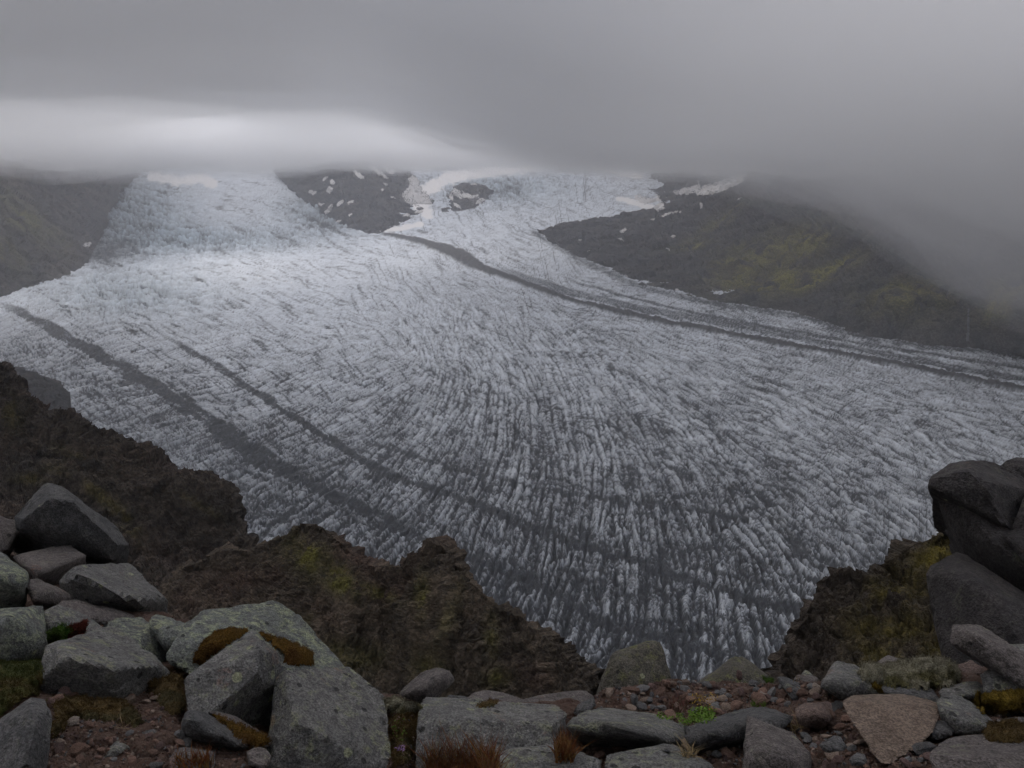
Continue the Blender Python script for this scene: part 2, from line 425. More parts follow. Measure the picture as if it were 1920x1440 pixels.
def row(pts, cols):
    p = np.array(pts, float)
    if p.shape[1] == 2:
        d = glacier_hit(p[:, 0], p[:, 1]); p = np.column_stack([p, d])
    return at(cols, np.interp(cols, p[:, 0], p[:, 1]), np.interp(cols, p[:, 0], p[:, 2]))
def back(rw, away, down):
    h = rw.copy(); h[..., 2] = 0; h /= np.linalg.norm(h, axis=-1, keepdims=True)
    q = rw + h * away; q[..., 2] -= down; return q

def slope_mat(name, base, alt, moss, red, moss_amt=0.5, scale=1.0, bumpd=1.0, mossnz=(0.3, 0.75), attr=False):
    m = NT(name); o = m.obj()
    a = m.noise(o, 0.9 * scale, 6, 0.62); b = m.noise(o, 4.2 * scale, 6, 0.7); c = m.noise(o, 0.33 * scale, 4, 0.55, 1.0); d = m.noise(m.stretch(o, (1, 1, 0.35)), 1.7 * scale, 5, 0.6)
    f = m.noise(o, 22 * scale, 4, 0.7)
    col = m.mix(m.ramp(a, 0.35, 0.68), base, alt)
    col = m.mix(m.ramp(c, 0.52, 0.72), col, red)
    dark = tuple(x * 0.42 for x in base)
    col = m.mix(m.ramp(b, 0.55, 0.35, 0, 0.75), col, dark)
    mf = m.mul(m.ramp(m.mul(d, m.mul(c, 0.5), 'ADD'), 0.86 - 0.22 * moss_amt, 0.98 - 0.22 * moss_amt), m.ramp(m.nz(), mossnz[0], mossnz[1]))
    if attr: col = m.mix(m.mul(m.attr('redsoil'), 0.8), col, m.mix(b, tuple(x * 0.7 for x in red), tuple(x * 1.35 for x in red)))
    if attr: mf = m.mul(m.attr('moss'), m.ramp(d, 0.33, 0.55))
    col = m.mix(mf, col, m.mix(b, moss, tuple(x * 1.9 for x in moss)))
    sp = m.ramp(f, 0.42, 0.66, 0.65, 1.35)
    col = m.scalecol(col, sp)
    h = m.mul(m.mul(b, 1.0), m.mul(f, 0.4), 'ADD')
    m.bump(h, 1.0, bumpd)
    return m.fin(col, 0.93)

def terrain(name, rows, cols, sub, disp, mat, attrs=None, blocks=((130, 30), (48, 12), (20, 4)), bt=0.1, flat=True):
    P, vv = loft(rows, cols, sub)
    N = grid_normals(P)
    if N[..., 2].mean() < 0: N = -N
    U = np.broadcast_to(np.linspace(0, 1, P.shape[1])[None], P.shape[:2]); V = np.broadcast_to(vv[:, None], P.shape[:2])
    P = P + N * disp(P, U, V)[..., None]
    for sc_, am_ in blocks:
        _, g2, cv = cells3(P / np.array([sc_, sc_, sc_ * 0.8]), 3)
        P = P + N * (am_ * (cv - 0.5) - am_ * 0.5 * smooth(0.12, 0, g2))[..., None] * np.interp(V, [0, 1, 1.25, 3], [.3, bt, 1, 1])[..., None]
    nf = grid_normals(P)[..., 2].mean() < 0
    f = grid_faces(P.shape[0], P.shape[1], flip=False)
    if callable(attrs): attrs = attrs(P)
    me = mesh_arrays(name, P, f, mat, attrs, smooth_shade=not flat)
    # normals upwards
    me.update()
    zs = np.empty(len(me.polygons) * 3, np.float32); me.polygons.foreach_get('normal', zs)
    if zs[2::3].mean() < 0: me.flip_normals()
    o = link(name, me, kind='structure')
    return o, P, f
def gully(P, scale, seed, amp, oct_=5):
    """ribs running down the slope: noise squeezed in z"""
    q = P * np.array([1, 1, 0.24]) / scale
    return amp * fbm3(q, oct_, seed, 0.5, ridged=True)

far_l = slope_mat('far_slope_mossy', (0.050, 0.046, 0.044), (0.105, 0.088, 0.072), (0.085, 0.080, 0.030), (0.072, 0.060, 0.052), 0.5, 0.006, 8, attr=True)
far_d = slope_mat('far_rock_dark', (0.040, 0.041, 0.046), (0.090, 0.084, 0.082), (0.05, 0.05, 0.04), (0.075, 0.062, 0.055), 0.0, 0.008, 8)
far_r = slope_mat('far_slope_yellow_moss', (0.050, 0.051, 0.056), (0.115, 0.104, 0.096), (0.20, 0.175, 0.035), (0.082, 0.066, 0.056), 0.85, 0.0065, 22, attr=True)

def spots(lst, ns=160, red=()):
    """moss map: elongated patches (x, y, rx, ry, tilt) where the real slopes are green"""
    def f(P):
        v = P / P[..., 1:2]; q = P @ np.stack([np.array([1, 0, 0.]), UPV, FWD], 1)
        x = 960 + F_PX * q[..., 0] / q[..., 2]; y = 720 - F_PX * q[..., 1] / q[..., 2]
        m = np.zeros(x.shape)
        for cx, cy, rx, ry, tl, s in lst:
            t = math.radians(tl); u = (x - cx) * math.cos(t) - (y - cy) * math.sin(t); w = (x - cx) * math.sin(t) + (y - cy) * math.cos(t)
            m = np.maximum(m, s * np.exp(-((u / rx) ** 2 + (w / ry) ** 2)))
        rd = np.zeros(x.shape)
        for cx, cy, rx, ry, tl, s in red:
            t = math.radians(tl); u = (x - cx) * math.cos(t) - (y - cy) * math.sin(t); w = (x - cx) * math.sin(t) + (y - cy) * math.cos(t)
            rd = np.maximum(rd, s * np.exp(-((u / rx) ** 2 + (w / ry) ** 2)))
        return {'moss': np.clip(m * (1.2 + 1.6 * fbm3(P / ns, 4, 9)), 0, 1), 'redsoil': np.clip(rd * (1.1 + fbm3(P / ns, 4, 12)), 0, 1)}
    return f
BV = {}
def reg(name, P, f): BV[name] = BVHTree.FromPolygons(P.reshape(-1, 3).tolist(), f.tolist())
# left mountain
cols = np.linspace(-110, 290, 200)
bot = [(-110,585),(0,556),(60,536),(130,513),(160,497),(172,470),(190,440),(205,400),(218,370),(238,345),(268,325),(290,318)]
r0 = row(bot, cols); r0[..., 2] -= 12
top = [(-110,308,5800),(0,310,6000),(100,310,6500),(180,310,7400),(240,305,8500),(290,308,9100)]
midr = [(-110,430,4700),(0,420,4800),(80,410,5300),(140,410,5750),(170,408,6150),(205,380,6600),(218,352,7200),(238,330,7900),(268,316,8700),(290,310,8900)]
rt = row(top, cols)
ml, PL, fl = terrain('mountain', [back(r0, -60, 60), r0, row(midr, cols), rt, back(rt, 800, 700)], cols, [4, 70, 70, 6],
    lambda P, U, V: (gully(P, 420, 5, 34) + gully(P, 130, 8, 10, 4)) * np.interp(V, [0, 1, 1.2, 3], [0, .12, 1, 1]) * np.interp(U, [0, .6, 1], [1, .8, .4]), far_l, spots([(40, 400, 90, 26, -38, .8), (0, 470, 60, 26, -35, .7), (100, 440, 60, 12, -40, .35)]))
reg('left', PL, fl)
# central nunatak
cols = np.linspace(515, 812, 190)
r0 = row([(515,322),(535,345),(560,368),(600,394),(640,418),(690,438),(715,438),(745,424),(785,402),(800,392),(812,386)], cols); r0[..., 2] -= 10
rt = row([(515,312,8600),(545,296,8000),(620,290,7600),(690,290,7800),(730,306,8000),(770,326,8000),(790,350,7700),(805,380,7000),(812,384,6900)], cols)
rm = row([(515,317,8000),(550,338,7500),(600,350,7000),(640,358,6750),(690,368,6600),(715,372,6600),(745,380,6700),(785,385,6800),(812,385,6800)], cols)
mc, PC, fc = terrain('mountain', [back(r0, -50, 60), r0, rm, rt, back(rt, 500, 500)], cols, [3, 60, 60, 5],
    lambda P, U, V: (gully(P, 300, 15, 26) + gully(P, 90, 18, 8, 4)) * np.interp(V, [0, 1, 1.15, 2, 3], [0, .1, 1, 1, .6]) * np.interp(U, [0, .1, .85, 1], [.2, 1, .8, .1]), far_d)
reg('centre', PC, fc)
# small nunatak in the right arm
cols = np.linspace(828, 925, 80)
r0 = row([(828,397),(850,397),(870,395),(890,388),(905,380),(920,366),(925,360)], cols); r0[..., 2] -= 8
rt = row([(828,385,7150),(838,372,7250),(850,352,7400),(865,345,7500),(890,346,7550),(910,350,7500),(925,358,7300)], cols)
mn, PN, fn = terrain('rock_outcrop', [back(r0, -40, 50), r0, (r0 + rt) / 2 + np.array([0, 0, 12.0]), rt, back(rt, 250, 200)], cols, [3, 24, 24, 5],
    lambda P, U, V: (gully(P, 130, 25, 14) + gully(P, 50, 28, 5, 3)) * np.interp(V, [0, 1, 1.2, 3], [0, .2, 1, .6]), far_d)
reg('nunatak', PN, fn)
# dark cirque wall behind, right
cols = np.linspace(1150, 1420, 150)
r0 = row([(1150,350),(1165,358),(1190,378),(1225,392),(1250,392),(1290,384),(1340,362),(1420,330)], cols); r0[..., 2] -= 10
rt = row([(1150,338,9000),(1200,310,9000),(1260,290,8800),(1340,280,8600),(1420,275,8400)], cols)
mq, PQ, fq = terrain('mountain', [back(r0, -50, 60), r0, (r0 + rt) / 2 + np.array([0, 0, -20.0]), rt, back(rt, 500, 300)], cols, [3, 34, 34, 5],
    lambda P, U, V: (gully(P, 260, 35, 24) + gully(P, 80, 38, 8, 3)) * np.interp(V, [0, 1, 1.2, 3], [0, .1, 1, .6]), far_d)
reg('cirque', PQ, fq)
# right mountain
cols = np.linspace(1008, 2020, 520)
cont = [(1008,440),(1050,462),(1100,490),(1200,535),(1300,560),(1400,575),(1500,590),(1550,605),(1600,624),(1640,635),(1750,647),(1850,655),(1940,668),(2020,682)]
r0 = row(cont, cols); r0[..., 2] -= 14
rt = row([(1008,437,5850),(1060,424,6100),(1130,411,6300),(1230,394,6500),(1320,366,6300),(1400,328,5900),(1480,290,5400),(1600,255,5000),(1800,240,4600),(2020,240,4300)], cols)
rm = row([(1008,439,5830),(1060,444,5500),(1130,452,5200),(1230,470,4850),(1320,480,4550),(1400,480,4300),(1480,480,4050),(1560,480,3850),(1640,488,3500),(1680,520,3300),(1760,540,3350),(1830,560,3250),(1900,545,3000),(2020,520,2850)], cols)
def rdisp(P, U, V):
    d = gully(P, 460, 45, 60) + gully(P, 150, 48, 15, 4) + gully(P, 55, 49, 4, 3)
    return d * np.interp(V, [0, 1, 1.25, 2, 3], [0, .08, .8, 1, 1]) * np.interp(U, [0, .12, .35, 1], [.08, .25, .9, 1])
mr, PR, fr = terrain('mountain', [back(r0, -50, 70), r0, rm, rt, back(rt, 900, 600)], cols, [3, 90, 110, 5], rdisp, far_r, spots([(1410, 500, 70, 40, 15, .75), (1470, 525, 60, 30, 0, .7), (1540, 515, 70, 16, 28, 1.0), (1480, 470, 120, 40, 20, .5), (1700, 560, 90, 40, 0, .5), (1880, 560, 60, 40, 20, .6), (1300, 460, 50, 8, 8, .5), (1340, 420, 70, 12, 35, .4)]))
reg('right', PR, fr)
# dark moraine slope at the foot of the near cliff, left
cols = np.linspace(-120, 190, 110)
rt = row([(-120,650,2250),(0,683,2150),(60,700,2100),(110,719,2050),(128,738,2000),(130,775,1850),(150,800,1780),(190,850,1650)], cols)
rb = row([(-120,900,1500),(0,900,1500),(190,960,1350)], cols)
bk = back(rt, 60, 60)
sl, PS, fs = terrain('hillside', [bk, rt, rb], cols, [5, 80], lambda P, U, V: gully(P, 90, 55, 5) + gully(P, 30, 56, 1.6, 3),
    slope_mat('lateral_moraine', (0.024, 0.023, 0.023), (0.044, 0.039, 0.036), (0.05, 0.05, 0.03), (0.062, 0.05, 0.045), 0.0, 0.03, 2), blocks=((30, 6), (12, 3), (5, 1.3)), bt=1)
# ================================================================== CLOUD AND HAZE
def vol_mat(name, density, col=(1, 1, 1), an=0.0):
    m = bpy.data.materials.new(name); m.use_nodes = True
    n, l = m.node_tree.nodes, m.node_tree.links; n.clear()
    o = n.new('ShaderNodeOutputMaterial'); v = n.new('ShaderNodeVolumePrincipled')
    v.inputs['Color'].default_value = (*col, 1); v.inputs['Density'].default_value = density; v.inputs['Anisotropy'].default_value = an
    l.new(v.outputs[0], o.inputs['Volume']); return m
def slab(name, xs, ys, zb, zt, mat, label):
    Xs, Ys = np.meshgrid(xs, ys)
    B = np.stack([Xs, Ys, zb(Xs, Ys)], -1); T = np.stack([Xs, Ys, zt(Xs, Ys)], -1)
    h, w = Xs.shape; n = h * w
    f = grid_faces(h, w); idx = np.arange(n).reshape(h, w)
    loop = np.concatenate([idx[0, :], idx[1:, -1], idx[-1, -2::-1], idx[-2:0:-1, 0]])
    nx = np.roll(loop, -1)
    side = np.stack([loop, nx, nx + n, loop + n], -1)
    F_ = np.concatenate([f, f[:, ::-1] + n, side])
    me = mesh_arrays(name, np.concatenate([B.reshape(-1, 3), T.reshape(-1, 3)]), F_, mat)
    bm = bmesh.new(); bm.from_mesh(me); bmesh.ops.recalc_face_normals(bm, faces=bm.faces); bm.to_mesh(me); bm.free()
    return link(name, me, kind='stuff')
def layer(k, drop, spread):
    def base_z(x, y):
        r = np.hypot(x, y); az = x / np.maximum(y, 1)
        zr = np.interp(r, [0, 700, 2500, 5000, 7000, 9000], [190, 150, 60, -10, -55, -60])
        zl = np.interp(r, [0, 1500, 4200, 5100, 6200, 9000], [230, 250, 255, 200, -50, -70])
        zf = np.interp(r, [0, 1500, 4200, 5000, 5700, 9000], [230, 250, 250, 60, -75, -80]); zl = zl + (zf - zl) * smooth(-0.34, -0.50, az)
        w = smooth(-0.22, 0.10, az); z = zl + (zr - zl) * w - drop
        far_ = 0.5 + 0.5 * smooth(2500, 5000, r)
        z = z + (55 + spread) * pn2(x / 1000, y / 1000, 5 + k) + (38 + spread * .5) * pn2(x / 420, y / 420, 6 + k) * far_ + 30 * pn2(x / 200, y / 200, 12 + k) * far_
        rt_ = smooth(0.18, 0.72, az + 0.14 * pn2(x / 1300, y / 1300, 60) + 0.12 * pn2(x / 520, y / 520, 61 + k) + 0.06 * pn2(x / 260, y / 260, 63 + k)) * smooth(900, 2300, r)
        z = z - (190 + drop * 2.4) * rt_ + 190 * rt_ * pn2(x / 560, y / 560, 70 + k) + 90 * rt_ * pn2(x / 240, y / 240, 80 + k)
        return z
    return base_z
def top_z(x, y):
    r = np.hypot(x, y); az = x / np.maximum(y, 1)
    lf = smooth(-0.30, -0.46, az); thin = smooth(4300 - 500 * lf, 6300 - 800 * lf, r) * smooth(2600, -300, x)
    near_ = 640 - 190 * smooth(-0.22, 0.15, az) * smooth(-500, 800, y) - 110 * smooth(1500, -500, y)
    return near_ + (262 + 45 * lf - near_) * thin + 40 * pn2(x / 1500, y / 1500, 44)
vap = [1 / 2600., 1 / 1600., 1 / 1100., 1 / 750., 1 / 500.]
for k, dn in enumerate(vap):
    slab('cloud', np.linspace(-7200, 6800, 118), np.linspace(-2500, 11500, 112), layer(k, 95 - k * 32, 16 + 10 * (4 - k)), lambda x, y, k=k: top_z(x, y) + k * 3,
         vol_mat('cloud_vapour', dn, (0.925, 0.928, 0.936)), None)
hb = bmesh.new(); bmesh.ops.create_cube(hb, size=1.0); hm = bpy.data.meshes.new('haze'); hb.to_mesh(hm); hb.free()
hm.materials.append(vol_mat('haze_air', 1 / 15000., (0.93, 0.95, 1.0)))
hz = link('haze', hm, kind='stuff'); hz.scale = (26000, 26000, 2300); hz.location = (0, 4000, 150)
# ================================================================== NEAR CLIFFS
cliff_m = slope_mat('cliff_brown', (0.038, 0.030, 0.024), (0.078, 0.059, 0.045), (0.085, 0.070, 0.014), (0.062, 0.040, 0.031), 0.0, 0.05, 3.0, (0.15, 0.6), attr=True)
cliff_c = slope_mat('cliff_brown_moss', (0.054, 0.042, 0.031), (0.130, 0.098, 0.068), (0.085, 0.078, 0.016), (0.080, 0.050, 0.038), 0.25, 0.14, 1.1, (0.05, 0.5), attr=True)
cliff_r = slope_mat('cliff_mossy_dark', (0.040, 0.031, 0.024), (0.060, 0.045, 0.033), (0.088, 0.070, 0.012), (0.040, 0.026, 0.018), 0.55, 0.28, 0.5, (0.0, 0.5), attr=True)
def cdisp(s, seed, amp, crest=0.5):
    def f(P, U, V):
        Q = P + s * 0.25 * np.stack([pn3(P / s, seed + 1), pn3(P / s, seed + 2), 0 * P[..., 0]], -1)
        d = gully(Q, s, seed, amp) + amp * 0.42 * fbm3(Q * np.array([1, 1, .5]) / (s * 0.22), 5, seed + 3, 0.58, ridged=True)
        st = fbm3(P / np.array([s, s, s * .25]), 3, seed + 9); d = d + amp * 0.5 * (np.floor(st * 6) / 6)
        return d
    return f
cols = np.linspace(-120, 500, 420)
rt = row([(-120,640,300),(0,702,285),(35,728,280),(55,765,270),(100,792,262),(150,812,255),(180,836,250),(230,860,240),(262,868,235),(310,888,225),(345,895,220),(388,922,210),(420,955,200),(450,994,190),(470,1026,182),(485,1080,175),(500,1130,172)], cols)
rm = row([(-120,800,265),(0,830,255),(100,880,235),(200,930,222),(300,985,205),(400,1040,188),(470,1090,176),(500,1160,168)], cols)
rb = row([(-120,1010,205),(0,1040,200),(200,1120,190),(350,1180,175),(500,1240,160)], cols)
c1_, PA, fA = terrain('cliff', [back(rt, 90, 160), back(rt, 18, 14), rt, rm, rb], cols, [6, 10, 110, 90],
    lambda P, U, V: cdisp(30, 65, 5.2)(P, U, V) * np.interp(V, [0, 1, 2, 2.3], [.5, .8, .85, 1]), cliff_m, spots([(235,975,45,14,-50,.8),(120,880,30,12,0,.6),(60,900,30,10,0,.5),(190,930,50,12,-35,.7),(130,850,30,10,-20,.4),(380,950,40,8,-30,.35),(20,780,20,30,0,.4)], 12, red=[(300,1040,60,20,-20,.7),(380,1040,30,20,0,.5),(40,960,60,30,-10,.5)]), blocks=((11, 1.6), (4, 1.0), (1.8, .45)), bt=1)
reg('cliffA', PA, fA)
cols = np.linspace(300, 1112, 560)
rt = row([(300,1135,118),(350,1085,116),(400,1062,113),(440,1050,110),(480,1052,106),(520,1034,102),(545,1018,99),(565,1003,97),(590,1004,95),(612,1014,94),(640,1038,92),(665,1060,91),(690,1082,90),(712,1086,88),(752,1086,84),(762,1066,82),(776,1064,81),(792,1071,80),(800,1056,79),(815,1048,78),(835,1056,77),(862,1078,76),(885,1118,74),(905,1136,73),(940,1172,71),(962,1180,70),(985,1190,69),(1010,1215,67),(1030,1232,66),(1052,1254,65),(1078,1286,64),(1112,1310,63)], cols)
rm = row([(300,1180,108),(400,1130,103),(470,1120,98),(540,1120,92),(600,1120,84),(660,1150,81),(720,1170,82),(780,1165,78),(840,1155,68),(900,1200,68),(960,1240,68),(1040,1290,64),(1112,1340,62)], cols)
rb = row([(300,1260,92),(450,1270,88),(600,1300,80),(800,1340,72),(1112,1390,62)], cols)
c2_, PB, fB = terrain('cliff', [back(rt, 30, 60), back(rt, 3, 3), rt, rm, rb], cols, [5, 8, 110, 90],
    lambda P, U, V: cdisp(9.5, 75, 1.8)(P, U, V) * np.interp(V, [0, 1, 2, 2.25], [.5, .8, .8, 1]), cliff_c, spots([(580,1045,40,30,-40,1.3),(630,1080,40,22,-40,1.0),(700,1110,50,12,-20,.5),(790,1120,14,40,0,.6),(840,1150,16,50,-20,.4),(660,1230,60,30,0,.45),(800,1250,30,40,0,.4),(920,1200,14,40,0,.5),(930,1270,25,18,0,.6),(560,1160,30,14,0,.3)], 4, red=[(420,1095,75,28,10,1.0),(520,1080,30,24,0,.7),(600,1150,50,20,-30,.5),(350,1130,30,30,0,.8),(1000,1270,50,25,-30,.6)]), blocks=((4.5, .6), (1.8, .42), (0.8, .2)), bt=1)
reg('cliffB', PB, fB)
cols = np.linspace(1440, 1960, 300)
rt = row([(1440,1315,30),(1458,1272,31),(1480,1222,32),(1510,1172,33),(1540,1117,34),(1570,1102,34.5),(1600,1100,35),(1632,1094,35),(1665,1076,36),(1700,1052,37),(1740,1036,38),(1770,1018,39),(1795,1004,40),(1830,985,41),(1960,930,43)], cols)
rb = row([(1440,1360,29),(1600,1360,29),(1960,1340,29)], cols)
rm = row([(1440,1335,29.5),(1500,1260,30.5),(1560,1200,32),(1640,1180,33),(1740,1140,34),(1960,1080,36)], cols)
c3_, PD, fD = terrain('cliff', [back(rt, 15, 25), back(rt, 1.5, 1.2), rt, rm, rb], cols, [5, 6, 80, 70],
    lambda P, U, V: (0.9 * fbm3(P / 3.4, 5, 85, 0.55) + 0.40 * fbm3(P / 1.1, 4, 86, 0.55, ridged=True)) * np.interp(V, [0, 1, 2, 2.25], [.5, .8, .8, 1]), cliff_r, spots([(1770,1030,70,22,30,1.0),(1690,1095,60,34,20,.9),(1680,1170,70,44,0,.85),(1620,1230,60,24,0,.6),(1720,1230,50,30,0,.7),(1640,1140,40,20,0,.5),(1540,1230,40,20,0,.35)], 1.6), blocks=((2.2, .45), (0.9, .25), (.4, .1)), bt=1)
reg('cliffC', PD, fD)

# ================================================================== FOREGROUND GROUND
gm = NT('scree_soil'); o = gm.obj()
a = gm.noise(o, 9, 6, 0.7); b = gm.noise(o, 60, 5, 0.75); v = gm.vor(o, 70)
col = gm.mix(gm.ramp(a, 0.35, 0.65), (0.055, 0.030, 0.021), (0.085, 0.052, 0.038))
col = gm.mix(gm.ramp(b, 0.5, 0.7), col, (0.10, 0.075, 0.06))
gm.bump(gm.mul(b, gm.mul(v, -0.7), 'ADD'), 1.0, 0.02)
gm.fin(col, 0.95)
cols = np.linspace(-160, 2080, 420)
e = [(-160,985,6.4),(0,1030,6.0),(100,1060,5.6),(200,1085,5.1),(260,1115,4.7),(330,1165,4.1),(450,1185,3.75),(560,1230,3.5),(640,1290,3.3),(740,1312,3.2),(900,1325,3.2),(1100,1322,3.25),(1150,1298,3.4),(1260,1277,3.6),(1350,1284,3.7),(1450,1290,3.6),(1550,1278,3.55),(1640,1262,3.65),(1800,1250,3.8),(2080,1240,4.1)]
edge = row(e, cols)
m1 = row([(-160,1200,3.7),(100,1230,3.5),(300,1280,3.15),(500,1320,3.1),(680,1340,3.2),(745,1350,2.95),(800,1350,3.1),(1030,1360,3.1),(1100,1360,3.0),(1300,1335,3.22),(1500,1345,3.12),(1700,1345,3.1),(2080,1330,3.35)], cols)
m2 = row([(-160,1400,2.42),(300,1400,2.45),(460,1420,2.5),(540,1430,2.9),(700,1430,2.9),(755,1430,2.6),(800,1430,2.95),(1000,1430,2.9),(1080,1430,2.75),(1300,1425,2.72),(1500,1420,2.66),(1700,1425,2.6),(2080,1420,2.7)], cols)
m3 = row([(-160,1700,1.95),(500,1700,2.0),(900,1700,2.1),(2080,1700,2.1)], cols)
m4 = at(cols, 2600 + 0 * cols, 1.75 + 0 * cols)
m5 = m4 * np.array([6, 0, 0]) + np.array([0, -9.0, 3.5]); m6 = m4 * np.array([40, 0, 0]) + np.array([0, -70.0, 48.0])   # mountainside rising behind, unseen; added to block rear sky and darken rock fronts
g_o, PG, fG = terrain('ground', [back(edge, 2.5, 9), back(edge, .25, .8), edge, m1, m2, m3, m4, m5, m6], cols, [4, 6, 40, 60, 40, 10, 12, 10],
    lambda P, U, V: (0.025 * fbm3(P / 0.35, 4, 95) + 0.008 * fbm3(P / 0.06, 3, 96)) * np.where(V > 7, 6, 1), gm.m, blocks=((.09, .02),), bt=1, flat=False)
reg('ground', PG, fG)

# ================================================================== ROCKS
def rock_mat(name, c1, c2, lichen=0.5, lcol=(0.16, 0.165, 0.10), spots=0.5, orange=0.0, fine=1.0, scale=1.0):
    m = NT(name); o = m.obj()
    off = m.n.new('ShaderNodeVectorMath'); off.operation = 'ADD'; m.put(off.inputs[0], o)
    cb = m.n.new('ShaderNodeCombineXYZ'); r = m.rnd(); m.put(cb.inputs[0], m.mul(r, 37.0)); m.put(cb.inputs[1], m.mul(r, 11.0)); m.l.new(cb.outputs[0], off.inputs[1])
    o = m.stretch(off.outputs[0], (scale, scale, scale))
    a = m.noise(o, 5, 5, 0.6, 0.5); b = m.noise(o, 34, 5, 0.7); c = m.noise(o, 150, 3, 0.7); d = m.noise(o, 12, 5, 0.7, 0.6)
    col = m.mix(m.ramp(a, 0.3, 0.7), c1, c2)
    col = m.mix(m.ramp(b, 0.58, 0.40, 0, 0.6), col, tuple(x * 0.5 for x in c1))
    # crustose lichen
    lf = m.mul(m.ramp(d, 0.60 - 0.14 * lichen, 0.72 - 0.10 * lichen), m.ramp(b, 0.42, 0.56))
    up = m.ramp(m.nz(), -0.2, 0.5, 0.25, 1.0)
    col = m.mix(m.mul(m.mul(lf, up), min(1, 0.35 + lichen * 0.6)), col, lcol)
    vs_ = m.vor(o, 14); vc = m.vor(o, 14, out='Color')
    sp = m.n.new('ShaderNodeSeparateColor'); m.l.new(vc, sp.inputs[0])
    ring = m.mul(m.ramp(m.mul(vs_, m.mul(b, 0.25), 'ADD'), 0.36, 0.30), m.ramp(sp.outputs[0], 1 - 0.30 * spots, 1.001 - 0.30 * spots))
    col = m.mix(m.mul(ring, 0.75), col, (0.22, 0.23, 0.14))
    vb = m.vor(o, 23); vbc = m.vor(o, 23, out='Color'); sb = m.n.new('ShaderNodeSeparateColor'); m.l.new(vbc, sb.inputs[0])
    blk = m.mul(m.ramp(m.mul(vb, m.mul(b, 0.3), 'ADD'), 0.42, 0.34), m.ramp(sb.outputs[1], 1 - 0.28 * spots, 1.001 - 0.28 * spots))
    col = m.mix(m.mul(blk, 0.8), col, (0.018, 0.018, 0.018))
    if orange > 0:
        og = m.mul(m.ramp(m.noise(o, 8, 4, 0.6), 0.62, 0.68), orange)
        col = m.mix(m.mul(og, m.ramp(b, 0.42, 0.6)), col, (0.15, 0.065, 0.040))
    col = m.scalecol(col, m.ramp(c, 0.32, 0.68, 0.55, 1.5))
    h = m.mul(m.mul(b, 1.0), m.mul(c, 0.35 * fine), 'ADD')
    m.bump(m.mul(h, m.mul(blk, -0.25), 'ADD'), 1.0, 0.024 / scale)
    return m.fin(col, 0.9)
M = {
 'grey': rock_mat('rock_grey_lichen', (0.1050, 0.1032, 0.0990), (0.1620, 0.1570, 0.1480), 0.8, spots=0.8, orange=0.4),
 'green': rock_mat('rock_green_lichen', (0.1020, 0.1080, 0.1020), (0.1380, 0.1440, 0.1320), 1.2, (0.2040, 0.2220, 0.1440), 1.0, 0.2),
 'dark': rock_mat('rock_dark_basalt', (0.0660, 0.0660, 0.0672), (0.1020, 0.0984, 0.0960), 0.25, spots=0.25),
 'brownish': rock_mat('rock_brown_grey', (0.0960, 0.0840, 0.0792), (0.1380, 0.1200, 0.1116), 0.25, spots=0.2, orange=0.5),
 'brown': rock_mat('rock_red_brown', (0.1140, 0.0792, 0.0672), (0.1560, 0.1140, 0.0960), 0.0, spots=0.05),
 'tan': rock_mat('rock_tan', (0.1500, 0.1104, 0.0840), (0.1860, 0.1416, 0.1104), 0.0, spots=0.0, fine=1.4),
 'orange': rock_mat('rock_orange_lichen', (0.1020, 0.0996, 0.0960), (0.1440, 0.1380, 0.1320), 0.5, spots=0.7, orange=1.0),
 'outcrop': rock_mat('outcrop_basalt', (0.036, 0.033, 0.033), (0.062, 0.055, 0.053), 0.35, (0.085, 0.09, 0.05), 0.2, 0.2, scale=0.35),
 'olive': rock_mat('rock_olive_lichen', (0.0720, 0.0660, 0.0540), (0.1020, 0.0936, 0.0744), 0.9, (0.1020, 0.1056, 0.0420), 0.2, 0.0),
}
def ico(sub):
    bm = bmesh.new(); bmesh.ops.create_icosphere(bm, subdivisions=sub, radius=1)
    V = np.array([v.co[:] for v in bm.verts]); F_ = np.array([[v.index for v in f.verts] for f in bm.faces]); bm.free()
    return V, F_
ICO = {s: ico(s) for s in (1, 2, 3, 4, 5, 6)}
def polytope(points, V, soft=22.0, tol=4, merge=0.82, over=1.12):
    bm = bmesh.new()
    for p in points: bm.verts.new(p)
    bmesh.ops.convex_hull(bm, input=bm.verts)
    bmesh.ops.dissolve_limit(bm, angle_limit=math.radians(tol), verts=bm.verts, edges=bm.edges)
    bm.normal_update()
    pl = [(np.array(f.normal[:]), float(f.normal.dot(f.verts[0].co)), f.calc_area()) for f in bm.faces if f.calc_area() > 1e-9]
    bm.free()
    N = np.array([a for a, b, _ in pl]); h = np.array([b for a, b, _ in pl]); ar = np.array([x for _, _, x in pl])
    keep = []
    for i in np.argsort(-ar):                    # big facets swallow the small ones beside them: crisp edges
        if all(N[i] @ N[k] < merge for k in keep): keep.append(i)
    s = np.sign(h); N = N * s[:, None]; h = np.abs(h) + 1e-6
    def rad(N, h, soft):
        q = np.maximum((V @ N.T) / h, 1e-4)
        m = q.max(1)
        return 1 / (m * (np.sum((q / m[:, None]) ** soft, axis=1)) ** (1 / soft))
    r = np.minimum(rad(N[keep], h[keep], soft), over * rad(N, h, soft))
    return V * r[:, None]
RK = []
